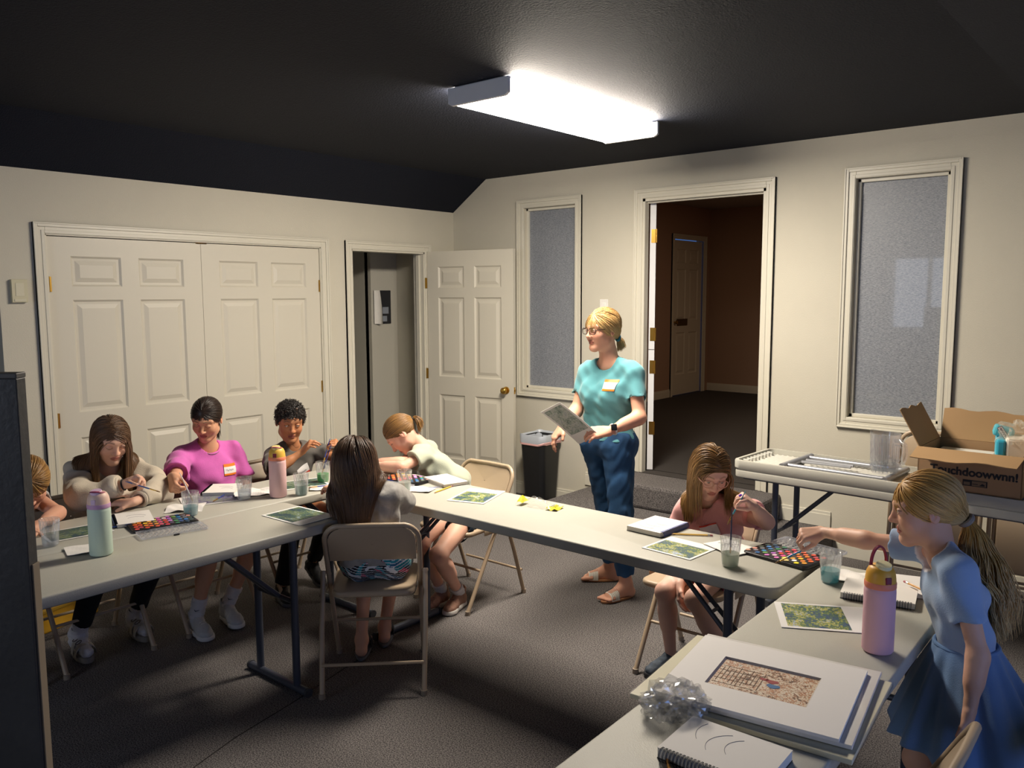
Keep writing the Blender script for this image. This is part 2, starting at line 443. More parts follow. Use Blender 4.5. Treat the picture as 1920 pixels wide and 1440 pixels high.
class Person:
    def __init__(p, label, J, base, F, U, hs, s, skin, hair, gaze=None, eyes='down', brow=None, lip='#b5605a', cat='person', fat=1.0, age=0):
        p.root = thing('person', label, cat, base)
        p.base = A3(base); p.J = {k: A3(v) for k, v in J.items()}; p.s = s; p.hs = hs; p.fat = fat
        p.F = nrm(F); U = A3(U); p.U = nrm(U-p.F*(U@p.F)); p.L = np.cross(p.U, p.F)
        p.C = p.J['head']; p.skin = np.array(lin(skin)); p.hairc = [np.array(lin(h)) for h in hair]
        p.eyes = eyes; p.brow = np.array(lin(brow)) if brow else p.hairc[0]; p.lip = np.array(lin(lip)); p.gaze = gaze
        p.extra = []; p.hands = {}; p.feet = {}; p.age = age
        J = p.J
        if 'shL' in J:
            p.sh = (J['shL']+J['shR'])/2; p.ls = nrm(J['shL']-J['shR'])
        if 'hipL' in J:
            p.hip = (J['hipL']+J['hipR'])/2; p.lh = nrm(J['hipL']-J['hipR'])
            p.up = nrm(p.sh-p.hip); p.fwd = nrm(np.cross(p.ls, p.up))
    def W(p, l, f, u): return p.C+p.hs*(l*p.L+f*p.F+u*p.U)
    def loc(p, V):
        q = (V-p.C)/p.hs; return q@p.L, q@p.F, q@p.U
    def add(p, name, V, F, m, vcol=None, smooth=True, label=None, parent=None):
        o = link(name, raw_mesh(name, V-p.base, F, m, smooth, vcol=vcol), parent or p.root, label); return o
    def addmb(p, name, mb, m, smooth=True, label=None, parent=None):
        mb.V = [tuple(A3(v)-p.base) for v in mb.V]; return mb.ob(name, m, parent or p.root, smooth, label)
    # --- shapes shared by skin and clothes
    def torso(p, sd, e=0, chest=0):
        s = p.s; J = p.J; w = p.fat
        at = lambda t: lerp(p.hip, p.sh, t)
        lt = lambda t: nrm(lerp(p.lh, p.ls, t))
        hw = np.linalg.norm(J['hipL']-J['hipR'])/2
        sd.cap(J['hipL']+p.up*.01*s, J['hipR']+p.up*.01*s, .083*s*w+e, k=.05*s)
        b = J.get('waist', at(.36))
        sd.cap(b+lt(.36)*.05*s*w, b-lt(.36)*.05*s*w, .078*s*w+e, k=.07*s)
        c = at(.72)+p.fwd*.004*s
        sd.cap(c+lt(.72)*.068*s, c-lt(.72)*.068*s, .086*s*w+e, k=.08*s)
        if chest:
            for q in (1, -1): sd.ell(at(.66)+p.fwd*(.075*s)+lt(.7)*q*.06*s, np.array([.062, .05, .06])*s+e, np.stack([p.ls, p.fwd, p.up]), k=.05*s)
        sd.cap(lerp(p.sh, J['shL'], .88), lerp(p.sh, J['shR'], .88), .040*s+e, k=.055*s)
        for q in ('L', 'R'): sd.cap(J['neck']-p.up*.012*s, lerp(J['neck'], J['sh'+q], .85), .036*s+e*.6, .038*s+e*.8, k=.04*s)
    def arm(p, sd, q, e=0, t0=0, t1=2):
        s = p.s; J = p.J; f = p.fat**.5
        a, b, c = J['sh'+q], J['el'+q], J['wr'+q]
        if t0 < 1: sd.cap(a, lerp(a, b, min(t1, 1)), .041*s*f+e, (.041-.008*min(t1, 1))*s*f+e, k=.025*s)
        if t1 > 1:
            sd.cap(b, lerp(b, c, t1-1), .034*s*f+e, (.034-.011*(t1-1))*s*f+e, k=.02*s)
            if e <= 0: sd.cap(lerp(b, c, .12), lerp(b, c, .5), .033*s*f, .029*s*f, k=.03*s)
    def leg(p, sd, q, e=0, t1=2, ef=None):
        s = p.s; J = p.J; a, b, c = J['hip'+q], J['kn'+q], J['an'+q]; f = p.fat**.5
        sd.cap(a, lerp(a, b, min(t1, 1)), .077*s*f+e, (.077-.026*min(t1, 1))*s*f+e, k=.035*s)
        if t1 > 1:
            ef = e if ef is None else ef
            sd.cap(b, lerp(b, c, t1-1), .049*s*f+e, (.049-.018*(t1-1))*s*f+ef, k=.03*s)
            if e <= 0.004:
                back = nrm(np.cross(np.cross(c-b, nrm(b-a)), c-b)); back = back if back@(b-a) < 0 else -back
                m = lerp(b, c, .3)+back*.012*s; sd.cap(m, lerp(b, c, .5)+back*.008*s, .046*s, .038*s, k=.04*s)
    # --- hands
    def hand(p, sd, q, d, n, th, pose='rest', L=1.0):
        """Five-fingered hand: d = along the fingers, n = out of the palm, th = towards the thumb."""
        s = p.s*L; w = p.J['wr'+q]; d = nrm(d); n = A3(n); n = nrm(n-d*(n@d)); t = np.cross(n, d); t = t if t@A3(th) > 0 else -t
        curl = {'rest': [(14, 22, 12), (18, 26, 14), (22, 28, 16), (26, 30, 16)], 'flat': [(4, 8, 5), (4, 8, 5), (6, 9, 5), (9, 10, 6)],
                'grip': [(44, 52, 22), (54, 60, 30), (64, 66, 34), (72, 66, 34)], 'fist': [(62, 78, 40), (66, 80, 40), (70, 80, 40), (74, 78, 40)],
                'hang': [(16, 24, 14), (22, 30, 18), (26, 34, 20), (30, 36, 20)], 'pinch': [(50, 46, 16), (36, 40, 22), (28, 36, 20), (24, 34, 18)]}[pose]
        off = [.030, .010, -.010, -.028]; bl = [.088, .092, .088, .080]; fl = [.070, .079, .073, .058]; fr = [.0086, .0088, .0083, .0074]
        for i in range(4):
            sd.cap(w+t*off[i]*.55*s+d*.006*s, w+d*bl[i]*s+t*off[i]*s, .0145*s, .0125*s, k=.014*s)
        sd.cap(w+t*.018*s+d*.02*s+n*.006*s, w+d*.055*s+t*.03*s+n*.008*s, .016*s, .013*s, k=.016*s)
        tips = []
        for i in range(4):
            b = w+d*bl[i]*s+t*off[i]*s; a = 0; spread = (1.5-i)*.035; pts = [b]
            for j, fr_ in enumerate((.45, .30, .25)):
                a += math.radians(curl[i][j]); dd = nrm(d*math.cos(a)+n*math.sin(a)+t*spread)
                pts.append(pts[-1]+dd*fl[i]*fr_*s)
            rr = [fr[i]*s, fr[i]*.96*s, fr[i]*.88*s, fr[i]*.74*s]
            for j in range(3): sd.cap(pts[j], pts[j+1], rr[j], rr[j+1], k=(.008 if j == 0 else .003)*s)
            tips.append(pts)
        b = w+d*.026*s+t*.026*s+n*.007*s
        if pose in ('grip', 'pinch'): m = b+nrm(d*.75+t*.42+n*.55)*.036*s; e = lerp(tips[0][2], tips[0][3], .65)+n*.004*s+t*.006*s-d*.004*s
        elif pose == 'fist': m = b+nrm(d*.7+t*.5+n*.6)*.036*s; e = tips[1][1]+n*.014*s
        else: m = b+nrm(d*.62+t*.72+n*.3)*.038*s; e = m+nrm(d*.85+t*.35+n*.35)*.03*s
        sd.cap(b, m, .0125*s, .0105*s, k=.012*s); sd.cap(m, e, .0102*s, .0082*s, k=.004*s)
        p.hands[q] = dict(tips=tips, thumb=e, pinch=(e+tips[0][3])/2, d=d, n=n, t=t, w=w)
    def foot(p, sd, q, f, L=1.0, toes=False):
        s = p.s*L; a = p.J['an'+q]; f = nrm(f); up = UPW; l = np.cross(up, f)
        heel = a-f*.028*s-up*.052*s; ball = a+f*.115*s-up*.058*s
        sd.cap(heel, a-up*.01*s, .029*s, .03*s, k=.02*s); sd.cap(heel, ball, .027*s, .021*s, k=.025*s)
        sd.cap(a, ball+up*.008*s, .032*s, .02*s, k=.03*s); sd.cap(ball-l*.022*s, ball+l*.022*s, .021*s, k=.02*s)
        for i in range(5):
            o = (i-2)*.0165; sgn = 1 if q == 'L' else -1
            big = (i == 0); b = ball+f*.01*s-l*sgn*o*s*-1*1; b = ball+f*.008*s-l*sgn*(2-i)*.0165*s*1
            sd.cap(b, b+f*(.05-.006*i)*s-up*.004*s, (.0125 if big else .0092)*s, (.0105 if big else .0078)*s, k=.006*s)
        p.feet[q] = dict(a=a, f=f, l=l, heel=heel, ball=ball)
    # --- head
    def head_sd(p):
        h = p.hs; R = np.stack([p.L, p.F, p.U]); W = p.W; sd = Sdf()
        sd.ell(W(0, -.012, .032), np.array([.0735, .0935, .0815])*h, R)
        sd.ell(W(0, .022, -.026), np.array([.0585, .0605, .084])*h, R, k=.03*h)
        sd.cap(W(.044, .004, -.066), W(.012, .06, -.096), .019*h, .0155*h, k=.03*h); sd.cap(W(-.044, .004, -.066), W(-.012, .06, -.096), .019*h, .0155*h, k=.03*h)
        sd.ell(W(0, .0615, -.0945), np.array([.020, .0175, .0165])*h, R, k=.02*h)
        for q in (1, -1):
            sd.ell(W(q*.034, .051, -.03), np.array([.025, .025, .026])*h, R, k=.03*h)
            sd.cap(W(q*.012, .079, .0245), W(q*.046, .064, .026), .0085*h, k=.022*h)
            sd.ell(W(q*.031, .0915, .004), np.array([.0165, .0135, .0125])*h, R, k=.014*h, op='s')
        sd.cap(W(0, .080, .014), W(0, .0985, -.027), .0075*h, .0098*h, k=.012*h); sd.ell(W(0, .0985, -.029), np.array([.0105, .0105, .009])*h, R, k=.008*h)
        for q in (1, -1): sd.ell(W(q*.0125, .0895, -.032), np.array([.0075, .0095, .007])*h, R, k=.008*h)
        sd.ell(W(0, .079, -.0565), np.array([.021, .0095, .0058])*h, R, k=.009*h); sd.ell(W(0, .078, -.0685), np.array([.0175, .0100, .0066])*h, R, k=.009*h)
        for q in (1, -1):
            e = W(q*.031, .0745, .003); sd.ell(e, np.array([.0142, .0134, .0132])*h, R, k=.004*h)
            if p.eyes == 'open': sd.ell(W(q*.031, .0905, .0025), np.array([.0125, .0095, .0047])*h, R, k=.002*h, op='s')
            else: sd.ell(W(q*.031, .0895, -.0042), np.array([.0110, .0035, .0016])*h, R, k=.002*h, op='s')
            # ears
            a = nrm(p.L*q*.9-p.F*.35); Re = np.stack([a, nrm(p.F-a*(p.F@a)), p.U])
            sd.ell(W(q*.0745, -.014, -.004), np.array([.0085, .0185, .031])*h, Re, k=.008*h)
            sd.ell(W(q*.0835, -.008, .000), np.array([.0065, .011, .021])*h, Re, k=.005*h, op='s')
            sd.ell(W(q*.0765, -.006, -.008), np.array([.006, .006, .009])*h, Re, k=.004*h)
        sd.cap(p.J['neck']-p.up*.0 if 'shL' in p.J else p.J['neck'], W(0, -.022, -.05), .050*p.s*p.fat**.3, .047*h, k=.03*h)
        return sd
    def head_col(p, V):
        l, f, u = p.loc(V); al = np.abs(l); c = np.tile(p.skin, (len(V), 1))
        g = lambda x, y, z, r: np.exp(-(((al-x)**2+(f-y)**2+(u-z)**2)/r**2))
        red = np.array([1.08, .80, .76])
        for w in (g(.040, .06, -.030, .020)*.65, g(0, .1, -.03, .013)*.6, g(.08, -.012, 0, .03)*.5):
            c *= 1+(red-1)*w[:, None]
        def blend(m, col): c[:] = c*(1-m[:, None])+np.array(col)*m[:, None]
        front = f > .05
        lipm = (((al/.0215)**2+((u+.0625)/.0125)**2) < 1) & (f > .068)
        blend(np.where(lipm, .75, 0), p.lip)
        blend(np.where((np.abs(u+.0622+.0) < .0017) & (al < .0195) & (f > .068), .7, 0), p.lip*.25)  # shade of the mouth crease painted dark, no groove cut
        arch = .0285+.004*np.clip((al-.012)/.02, 0, 1)-.007*np.clip((al-.036)/.014, 0, 1)
        blend(np.where(front & (al > .012) & (al < .050) & (np.abs(u-arch) < .0034), .5, 0), p.brow)
        if p.eyes == 'open': m = front & (np.abs(al-.031) < .0145) & (u > .0045) & (np.abs(u-(.0085-.18*np.abs(al-.031))) < .0016)
        else: m = front & (np.abs(al-.031) < .0135) & (np.abs(u+.0030-.20*np.abs(al-.031)) < .0016)
        blend(np.where(m, .75, 0), [.02, .012, .01])
        blend(np.where((f > .085) & (np.abs(al-.0068) < .0035) & (u < -.0355) & (u > -.041), .6, 0), p.skin*.2)  # nostril shade painted on as dark spots
        return c
    def build_body(p, legs=True, torso=True, res=.006, armsides='LR', hres=.0026, feet='', fdir=None, bare=''):
        sd = Sdf()
        if torso:
            p.torso(sd, -.007)
            sd.cap(p.J['neck']-p.up*.03, p.W(0, -.022, -.05), .050*p.s*p.fat**.3, .047*p.hs, k=.03*p.s)
        for q in armsides: p.arm(sd, q)
        if legs:
            for q in 'LR': p.leg(sd, q)
        for q in feet: p.foot(sd if q in bare else Sdf(), q, fdir[q])
        parts = [sd.mesh(res)]; nb = len(parts[0][0])
        h = p.head_sd(); R = .17*p.hs
        hv = h.mesh(.0024*max(p.hs, .85), p.C-R, p.C+R); parts.append(hv)
        for q, a in p.handspec.items():
            hd = Sdf(); e, w = p.J['el'+q], p.J['wr'+q]
            hd.cap(lerp(e, w, .82), w, (.034-.011*.82)*p.s*p.fat**.5, .0225*p.s*p.fat**.5, k=.01)
            p.hand(hd, q, *a); parts.append(hd.mesh(hres))
        V, F = join(parts); c = np.tile(p.skin, (len(V), 1))
        c[nb:nb+len(hv[0])] = p.head_col(hv[0])
        for q in p.hands:   # knuckles and fingertips a touch pinker
            for t in p.hands[q]['tips']:
                for k in (0, 3):
                    w = np.exp(-((V-t[k])**2).sum(1)/(.010*p.s)**2)[:, None]*.35; c = c*(1+(np.array([1.05, .82, .8])-1)*w)
        p.add('body', V, F, skin_mat(), vcol=np.clip(c, 0, 1))
        p.build_eyes()
    def build_eyes(p):
        wm = mat('eye_white', '#ffffff', rough=.15, attr='Col')
        for q in (1, -1):
            mb = MB(); r = .0116*p.hs; c = p.W(q*.031, .0745, .003)
            g = nrm(p.gaze if p.gaze is not None else p.F-p.U*.5)
            vs = []; fs = []; cols = []; n = 18; m = 12; x = nrm(np.cross(g, p.U)); y = np.cross(g, x)
            for i in range(m+1):
                a = PI*i/m
                for j in range(n):
                    b = 2*PI*j/n; vs.append(c+r*(g*math.cos(a)+(x*math.cos(b)+y*math.sin(b))*math.sin(a)))
                    cols.append((.008, .006, .006) if a < .22 else ((.06, .035, .02) if a < .5 else (.42, .39, .37)))
            fs = [[i*n+j, i*n+(j+1) % n, (i+1)*n+(j+1) % n, (i+1)*n+j] for i in range(m) for j in range(n)]
            p.add('eye', np.array(vs), np.array(fs), wm, vcol=np.array(cols))
    # --- hair
    def scalp(p, n, g, lo=.058, slope=.95, umin=-.11):
        out = []
        while len(out) < n:
            d = g.normal(size=(n*3, 3)); d /= np.linalg.norm(d, axis=1)[:, None]
            q = d*np.array([.0735, .0935, .0815])+np.array([0, -.012, .032])
            ok = (q[:, 2] > lo-slope*(.085-q[:, 1])) & (q[:, 2] > umin)
            out += list(q[ok])
        return np.array(out[:n])
    def collider(p, e=.012, torso=True, arms=True, nr=.05, nk=.02):
        h = p.hs; R = np.stack([p.L, p.F, p.U]); W = p.W; sd = Sdf()
        sd.ell(W(0, -.012, .032), np.array([.0735, .0935, .0815])*h, R)
        sd.ell(W(0, .022, -.026), np.array([.0615, .0635, .084])*h, R, k=.03*h)
        sd.cap(p.J['neck'], W(0, -.022, -.05), nr*p.s, nr*.94*h, k=nk)
        if torso and 'hipL' in p.J:
            p.torso(sd, e)
            for q in 'LR' if arms else '': p.arm(sd, q, e, 0, 1)
        return sd
    def strands(p, P, r0, name='hair', tones=None, tip=None, seed=0, label=None, sides=4, flat=1.5, parent=None):
        """Locks of hair: P (n,t,3) -> tapered flattened tubes in one mesh, each lock in its own tone."""
        g = np.random.default_rng(seed); n, T, _ = P.shape
        t = np.gradient(P, axis=1); t /= np.linalg.norm(t, axis=2)[..., None]+1e-9
        out = P-p.C; x = np.cross(t, out); x /= np.linalg.norm(x, axis=2)[..., None]+1e-9; y = np.cross(t, x)
        u = np.linspace(0, 1, T); rad = (r0 if np.ndim(r0) else np.full(n, r0))[:, None]*np.interp(u, [0, .08, .6, 1], [.55, 1, .85, .18])[None, :]
        a = np.arange(sides)*2*PI/sides+PI/4
        V = (P[:, :, None, :]+rad[..., None, None]*(x[:, :, None, :]*np.cos(a)[None, None, :, None]*flat+y[:, :, None, :]*np.sin(a)[None, None, :, None]))
        V = V.reshape(-1, 3)
        i = np.arange(n)[:, None, None]*T*sides+np.arange(T-1)[None, :, None]*sides; j = np.arange(sides)[None, None, :]
        F = np.stack([i+j, i+(j+1) % sides, i+sides+(j+1) % sides, i+sides+j], -1).reshape(-1, 4)
        w = g.beta(2, 2, n)[:, None, None]; base = p.hairc[0]*(1-w)+p.hairc[1]*w
        tipc = p.hairc[2] if len(p.hairc) > 2 else p.hairc[1]
        c = base*(1-(u**1.6)[None, :, None]*.6)+tipc*(u**1.6)[None, :, None]*.6
        c = np.repeat(c[:, :, None, :], sides, 2).reshape(-1, 3)*g.uniform(.82, 1.18, n).repeat(T*sides)[:, None]
        return p.add(name, V, F, hair_mat(), vcol=np.clip(c, 0, 1), label=label, parent=parent)
    def cap_mesh(p, e=.004, lo=.058, slope=.95, umin=-.11, res=.0032, rough=0, name='hair', extra=None, freq=300, parent=None):
        h = p.hs; R = np.stack([p.L, p.F, p.U]); sd = Sdf()
        sd.ell(p.W(0, -.012, .032), (np.array([.0735, .0935, .0815])+e*.5)*h, R)
        if extra: extra(sd)
        if rough: sd.noise(rough, freq, 3)
        C, L, F_, U = p.C, p.L, p.F, p.U
        def line(X, Y, Z):
            f = ((X-C[0])*F_[0]+(Y-C[1])*F_[1]+(Z-C[2])*F_[2])/h; u = ((X-C[0])*U[0]+(Y-C[1])*U[1]+(Z-C[2])*U[2])/h
            return np.maximum((lo-slope*(.085-f))-u, umin-u)*h/1.38
        sd.ops.append(('i', line, None, None, 0))
        V, F = sd.mesh(res); g = np.random.default_rng(5)
        lf = p.loc(V); st = np.sin(lf[1]*1300+6*np.sin(lf[2]*60))*.5+np.sin(lf[1]*730+lf[0]*90+2)*.5
        c = (p.hairc[0]*.6+p.hairc[1]*.4)[None, :]*(1+.35*st)[:, None]
        return p.add(name, V, F, hair_mat(), vcol=c, parent=parent)
    def hair_long(p, n=3600, length=.42, part=.0, seed=1, fall=.22, vol=.012, r=.0016, fwd_keep=-.3, col=None, wave=0, lo=.058, lenvar=.12, draw=.10):
        g = np.random.default_rng(seed); q = p.scalp(n, g, lo); h = p.hs
        l, f, u = q.T; sg = np.where(l > part+g.normal(0, .006, n), 1., -1.)
        front = np.clip((f+.02)/.09, 0, 1)
        d = np.stack([sg*(.9-.72*(1-front)), fwd_keep*front-.50*(1-front), -.35-.6*(1-front)+0*u], 1)
        c0 = np.array([0, -.012, .032]); nn = (q-c0)/np.array([.0735, .0935, .0815])**2; nn /= np.linalg.norm(nn, axis=1)[:, None]
        d -= nn*(d*nn).sum(1)[:, None]; d /= np.linalg.norm(d, axis=1)[:, None]
        M = np.stack([p.L, p.F, p.U]); pos = p.C+h*((c0+(q-c0)*1.05)@M); dr = d@M
        T = 26; ds = length*(1-g.uniform(0, lenvar, n))/T; lay = g.uniform(.001, vol, n)
        col = col or p.collider(); P = [pos.copy()]; ph = g.uniform(0, 6.28, n)
        for k in range(T-1):
            w = fall*(.35+.65*min(1, k/6)); dr = dr*(1-w)+np.array([0, 0, -1])*w
            if wave: dr += wave*np.stack([np.sin(ph+k*.9), np.cos(ph*1.7+k*.8), 0*ph], 1)
            dr /= np.linalg.norm(dr, axis=1)[:, None]; pos = pos+dr*ds[:, None]
            hx = pos[:, :2]-(p.C[:2]+p.sh[:2])/2 if 'shL' in p.J else pos[:, :2]-p.C[:2]; hd = np.linalg.norm(hx, axis=1); pos[:, :2] -= hx*(np.clip((hd-draw)/.08, 0, 1)*.10)[:, None]
            D = col.at(pos); e = 1e-3
            G = np.stack([col.at(pos+np.eye(3)[i]*e)-D for i in range(3)], 1)/e; G /= np.linalg.norm(G, axis=1)[:, None]+1e-9
            grow = np.clip((k+1)/3, .3, 1); push = np.maximum(lay*grow+.002-D, 0)
            hold = np.where((G[:, 2] > -.12) & (D < .05) & (k < T*.62), np.maximum(D-lay*grow-.004, 0), 0)
            pos = pos+G*push[:, None]-G*np.minimum(hold, .008)[:, None]; hit = push > 0
            dr = np.where((hold > 0)[:, None], dr-G*np.maximum((dr*G).sum(1), 0)[:, None]*.8, dr)
            dn = (dr*G).sum(1); dr = np.where((hit & (dn < 0))[:, None], dr-G*dn[:, None], dr)
            P.append(pos.copy())
        P = np.stack(P, 1)
        for _ in range(8): P[:, 1:-1] = .5*P[:, 1:-1]+.25*(P[:, :-2]+P[:, 2:])
        return p.strands(P, r*g.uniform(.7, 1.3, n), seed=seed)
    def hair_tied(p, tie, n=3200, seed=2, r=.0011, lay=.007, lo=.058, slope=.95, umin=-.11, part=None, low=False):
        """Hair drawn over the head to the tie point (head coordinates)."""
        g = np.random.default_rng(seed); q = p.scalp(n, g, lo, slope, umin); c0 = np.array([0, -.012, .032]); rad = np.array([.0735, .0935, .0815])
        a = (q-c0)/rad; a /= np.linalg.norm(a, axis=1)[:, None]; tv = (np.array(tie)-c0)/rad; tl = np.linalg.norm(tv); b = tv/tl
        T = 14; P = []; om = np.arccos(np.clip(a@b, -1, 1)); L = g.uniform(.001, lay, n)
        for k in range(T):
            t = k/(T-1); so = np.sin(om)+1e-6; w0 = np.sin((1-t)*om)/so; w1 = np.sin(t*om)/so
            d = a*w0[:, None]+b*w1[:, None]
            if part is not None: d[:, 0] += np.sign(q[:, 0]-part)*.25*np.sin(PI*t)*np.clip((q[:, 1]+.03)/.08, 0, 1)
            d /= np.linalg.norm(d, axis=1)[:, None]
            e = L*math.sin(PI*min(1, t*1.0)**.8)*1.0+.004*min(1, t*5)+.0005
            lift = 1+(tl-1)*max(0, (t-.75)/.25)
            P.append(p.C+p.hs*((c0+d*(rad*lift+e[:, None]))@np.stack([p.L, p.F, p.U])))
        return p.strands(np.stack(P, 1), r*g.uniform(.7, 1.3, n), seed=seed)
    def tail(p, tie, out, n=400, length=.2, seed=3, spread=.03, fall=.16, r=.0015, wave=.1, col=None, name='ponytail', T=22, start=.010, lenvar=.3, grow=8):
        g = np.random.default_rng(seed); t0 = p.W(*tie); out = nrm(out); x = nrm(np.cross(out, UPW)); y = np.cross(out, x)
        a = g.uniform(0, 6.28, n); rr = np.sqrt(g.uniform(0, 1, n)); off = x*(np.cos(a)*rr)[:, None]+y*(np.sin(a)*rr)[:, None]
        pos = t0+off*start*p.hs; dr = np.tile(out, (n, 1))+off*.35; ds = length*(1-g.uniform(0, lenvar, n))/T; P = [pos.copy()]; ph = g.uniform(0, 6.28, n)
        col = col or p.collider(); lay = g.uniform(.002, .02, n)
        for k in range(T-1):
            dr = dr*(1-fall)+np.array([0, 0, -1])*fall+off*spread*(2.2 if k < grow else -.6)*fall*2
            dr += wave*np.stack([np.sin(ph*.3+k*.8+a), np.cos(ph*.4+k*.7), .3*np.sin(ph+k)], 1)*.35
            dr /= np.linalg.norm(dr, axis=1)[:, None]; pos = pos+dr*ds[:, None]
            D = col.at(pos); e = 1e-3; G = np.stack([col.at(pos+np.eye(3)[i]*e)-D for i in range(3)], 1)/e; G /= np.linalg.norm(G, axis=1)[:, None]+1e-9
            push = np.maximum(lay*min(1, k/6)-D, 0); pos = pos+G*push[:, None]; dn = (dr*G).sum(1)
            dr = np.where(((push > 0) & (dn < 0))[:, None], dr-G*dn[:, None], dr); P.append(pos.copy())
        return p.strands(np.stack(P, 1), r*g.uniform(.7, 1.3, n), name=name, seed=seed)
    def ring(p, name, c, ax, R, r, m, squash=1, label=None, n=24):
        """A band around something (hair tie, bracelet, ring)."""
        x, y, z = [A3(v) for v in frame_of(ax)]; mb = MB()
        mb.tube([c+(x*math.cos(2*PI*i/n)+y*math.sin(2*PI*i/n)*squash)*R for i in range(n)], r, 8, closed=True)
        return p.addmb(name, mb, m, label=label)
    # --- clothes
    def shirt(p, name, m, e=.010, sleeve=.6, neck=.066, hem=0, chest=0, wr=.0035, freq=42, res=.005, seed=1, ncut=(0, .02, -.01), vcol=None, hem_up=0, loose=0, sl_e=.004, trim=None, hemcut=True):
        s = p.s; J = p.J; sd = Sdf(); p.torso(sd, e+loose*.5, chest)
        f_ = p.fat**.5; ends = []
        for q in 'LR':
            A, B, C = J['sh'+q], J['el'+q], J['wr'+q]; x = e+sl_e
            if sleeve <= 1: E_ = lerp(A, B, sleeve); r1 = (.041-.006*sleeve)*s*f_+x*1.12; sd.flat(A, E_, .041*s*f_+x*.8, r1, k=.03*s); ends.append((A, E_, r1))
            else:
                sd.cap(A, B, .041*s*f_+x*.9, .036*s*f_+x, k=.03*s); E_ = lerp(B, C, sleeve-1); r1 = (.036-.009*(sleeve-1))*s*f_+x*.8; sd.flat(B, E_, .036*s*f_+x, r1, k=.025*s); ends.append((B, E_, r1))
        sd.noise(wr, freq, seed)
        for A, E_, r1 in ends: sd.bore(A, E_, max(.01, r1-.010), .016)
        n0 = J['neck']; nd = nrm(p.W(0, -.02, -.05)-n0)
        sd.ell(n0+p.up*ncut[2]*s+p.fwd*ncut[1]*s+nd*.02*s, np.array([neck, neck*.82, .075])*s, np.stack([p.ls, p.fwd, nrm(nd+p.up)]), k=.004, op='s')
        if hemcut:
            sd.cutter(p.hip-p.up*(hem*s), -p.up, .4, .26*s/.85)
        V, F = sd.mesh(res); V = relax(V, F, 2, .45); p.shirtVF = (V, F); nc = n0+p.up*ncut[2]*s+p.fwd*ncut[1]*s+nd*.02*s; vc = vcol(V) if vcol else None
        if trim:
            q = (V-nc)@np.stack([p.ls, p.fwd, nrm(nd+p.up)]).T/(np.array([neck, neck*.82, .075])*s); k0 = np.linalg.norm(q, axis=1)
            vc = np.where(((k0 < 1.16) & (q[:, 2] < .75))[:, None] | (((V-(p.hip-p.up*(hem*s)))@p.up) < .008)[:, None], lin(trim[1]), lin(trim[0]))
        o = p.add(name, V, F, m, vcol=vc); return o
    def legs_cloth(p, name, m, e=.012, t1=2, ef=None, wr=.003, freq=45, res=.005, seed=2, top=.06, vcol=None):
        s = p.s; J = p.J; sd = Sdf()
        sd.cap(J['hipL']+p.up*.01*s, J['hipR']+p.up*.01*s, .085*s*p.fat+e, k=.05*s)
        b = lerp(p.hip, p.sh, .3); sd.cap(b+p.lh*.045*s, b-p.lh*.045*s, .078*s*p.fat+e*.8, k=.07*s)
        f_ = p.fat**.5; ef_ = e if ef is None else ef; ends = []
        for q in 'LR':
            A, B, C = J['hip'+q], J['kn'+q], J['an'+q]
            if t1 <= 1: E_ = lerp(A, B, t1); r1 = (.077-.026*t1)*s*f_+e*1.25; sd.flat(A, E_, .077*s*f_+e, r1, k=.035*s); ends.append((A, E_, r1))
            else:
                sd.cap(A, B, .077*s*f_+e, .052*s*f_+e, k=.035*s); E_ = lerp(B, C, t1-1); r1 = (.051-.018*(t1-1))*s*f_+ef_; sd.flat(B, E_, .051*s*f_+e, r1, k=.03*s); ends.append((B, E_, r1))
        sd.noise(wr, freq, seed)
        for A, E_, r1 in ends: sd.bore(A, E_, max(.01, r1-.007), .03)
        sd.cutter(p.hip+p.up*(top*s), p.up, .4, .5)
        V, F = sd.mesh(res); V = relax(V, F, 2, .45); return p.add(name, V, F, m, vcol=vcol(V) if vcol else None)
    def sticker(p, c, d, right, w, h, bands, name='name_tag', label=None, off=.0025):
        """A paper name tag laid on the shirt: cast onto it along d; bands = [(upper edge 0-1, material)]."""
        V, F = p.shirtVF; bv = BVHTree.FromPolygons([Vector(v) for v in V], F.tolist())
        d = nrm(d); x = A3(right); x = nrm(x-d*(x@d)); y = np.cross(d, x); y = y if y[2] > 0 else -y
        nx, ny = 9, 13; Vs = []
        for j in range(ny):
            for i in range(nx):
                q = c+x*w*(i/(nx-1)-.5)+y*h*(j/(ny-1)-.5)-d*.15
                hit = bv.ray_cast(Vector(q), Vector(d)); t = hit[3] if hit[0] is not None else .15
                Vs.append(q+d*(t-off))
        Vs = np.array(Vs); Z = ((Vs-c)@d).reshape(ny, nx)
        for _ in range(3):
            Zp = np.pad(Z, 1, 'edge'); Z = np.maximum(-99, (Zp[1:-1, 1:-1]*2+Zp[:-2, 1:-1]+Zp[2:, 1:-1]+Zp[1:-1, :-2]+Zp[1:-1, 2:])/6)
        Vs = Vs+d*((Z.ravel()-(Vs-c)@d)-.001)[:, None]
        Fs = []; fm = []
        for j in range(ny-1):
            for i in range(nx-1):
                Fs.append([j*nx+i, j*nx+i+1, (j+1)*nx+i+1, (j+1)*nx+i]); v = (j+.5)/(ny-1)
                fm.append(next(k for k, (t, _) in enumerate(bands) if v <= t))
        V2 = np.concatenate([Vs, Vs+d*.0012]); o = len(Vs); F2 = Fs+[[q+o for q in f[::-1]] for f in Fs]
        me = raw_mesh(name, V2-p.base, F2, [b[1] for b in bands], True, fmat=fm+fm); ob = link(name, me, p.root, label)
        # a faint pen scribble across the white part
        mb = MB(); pts = []
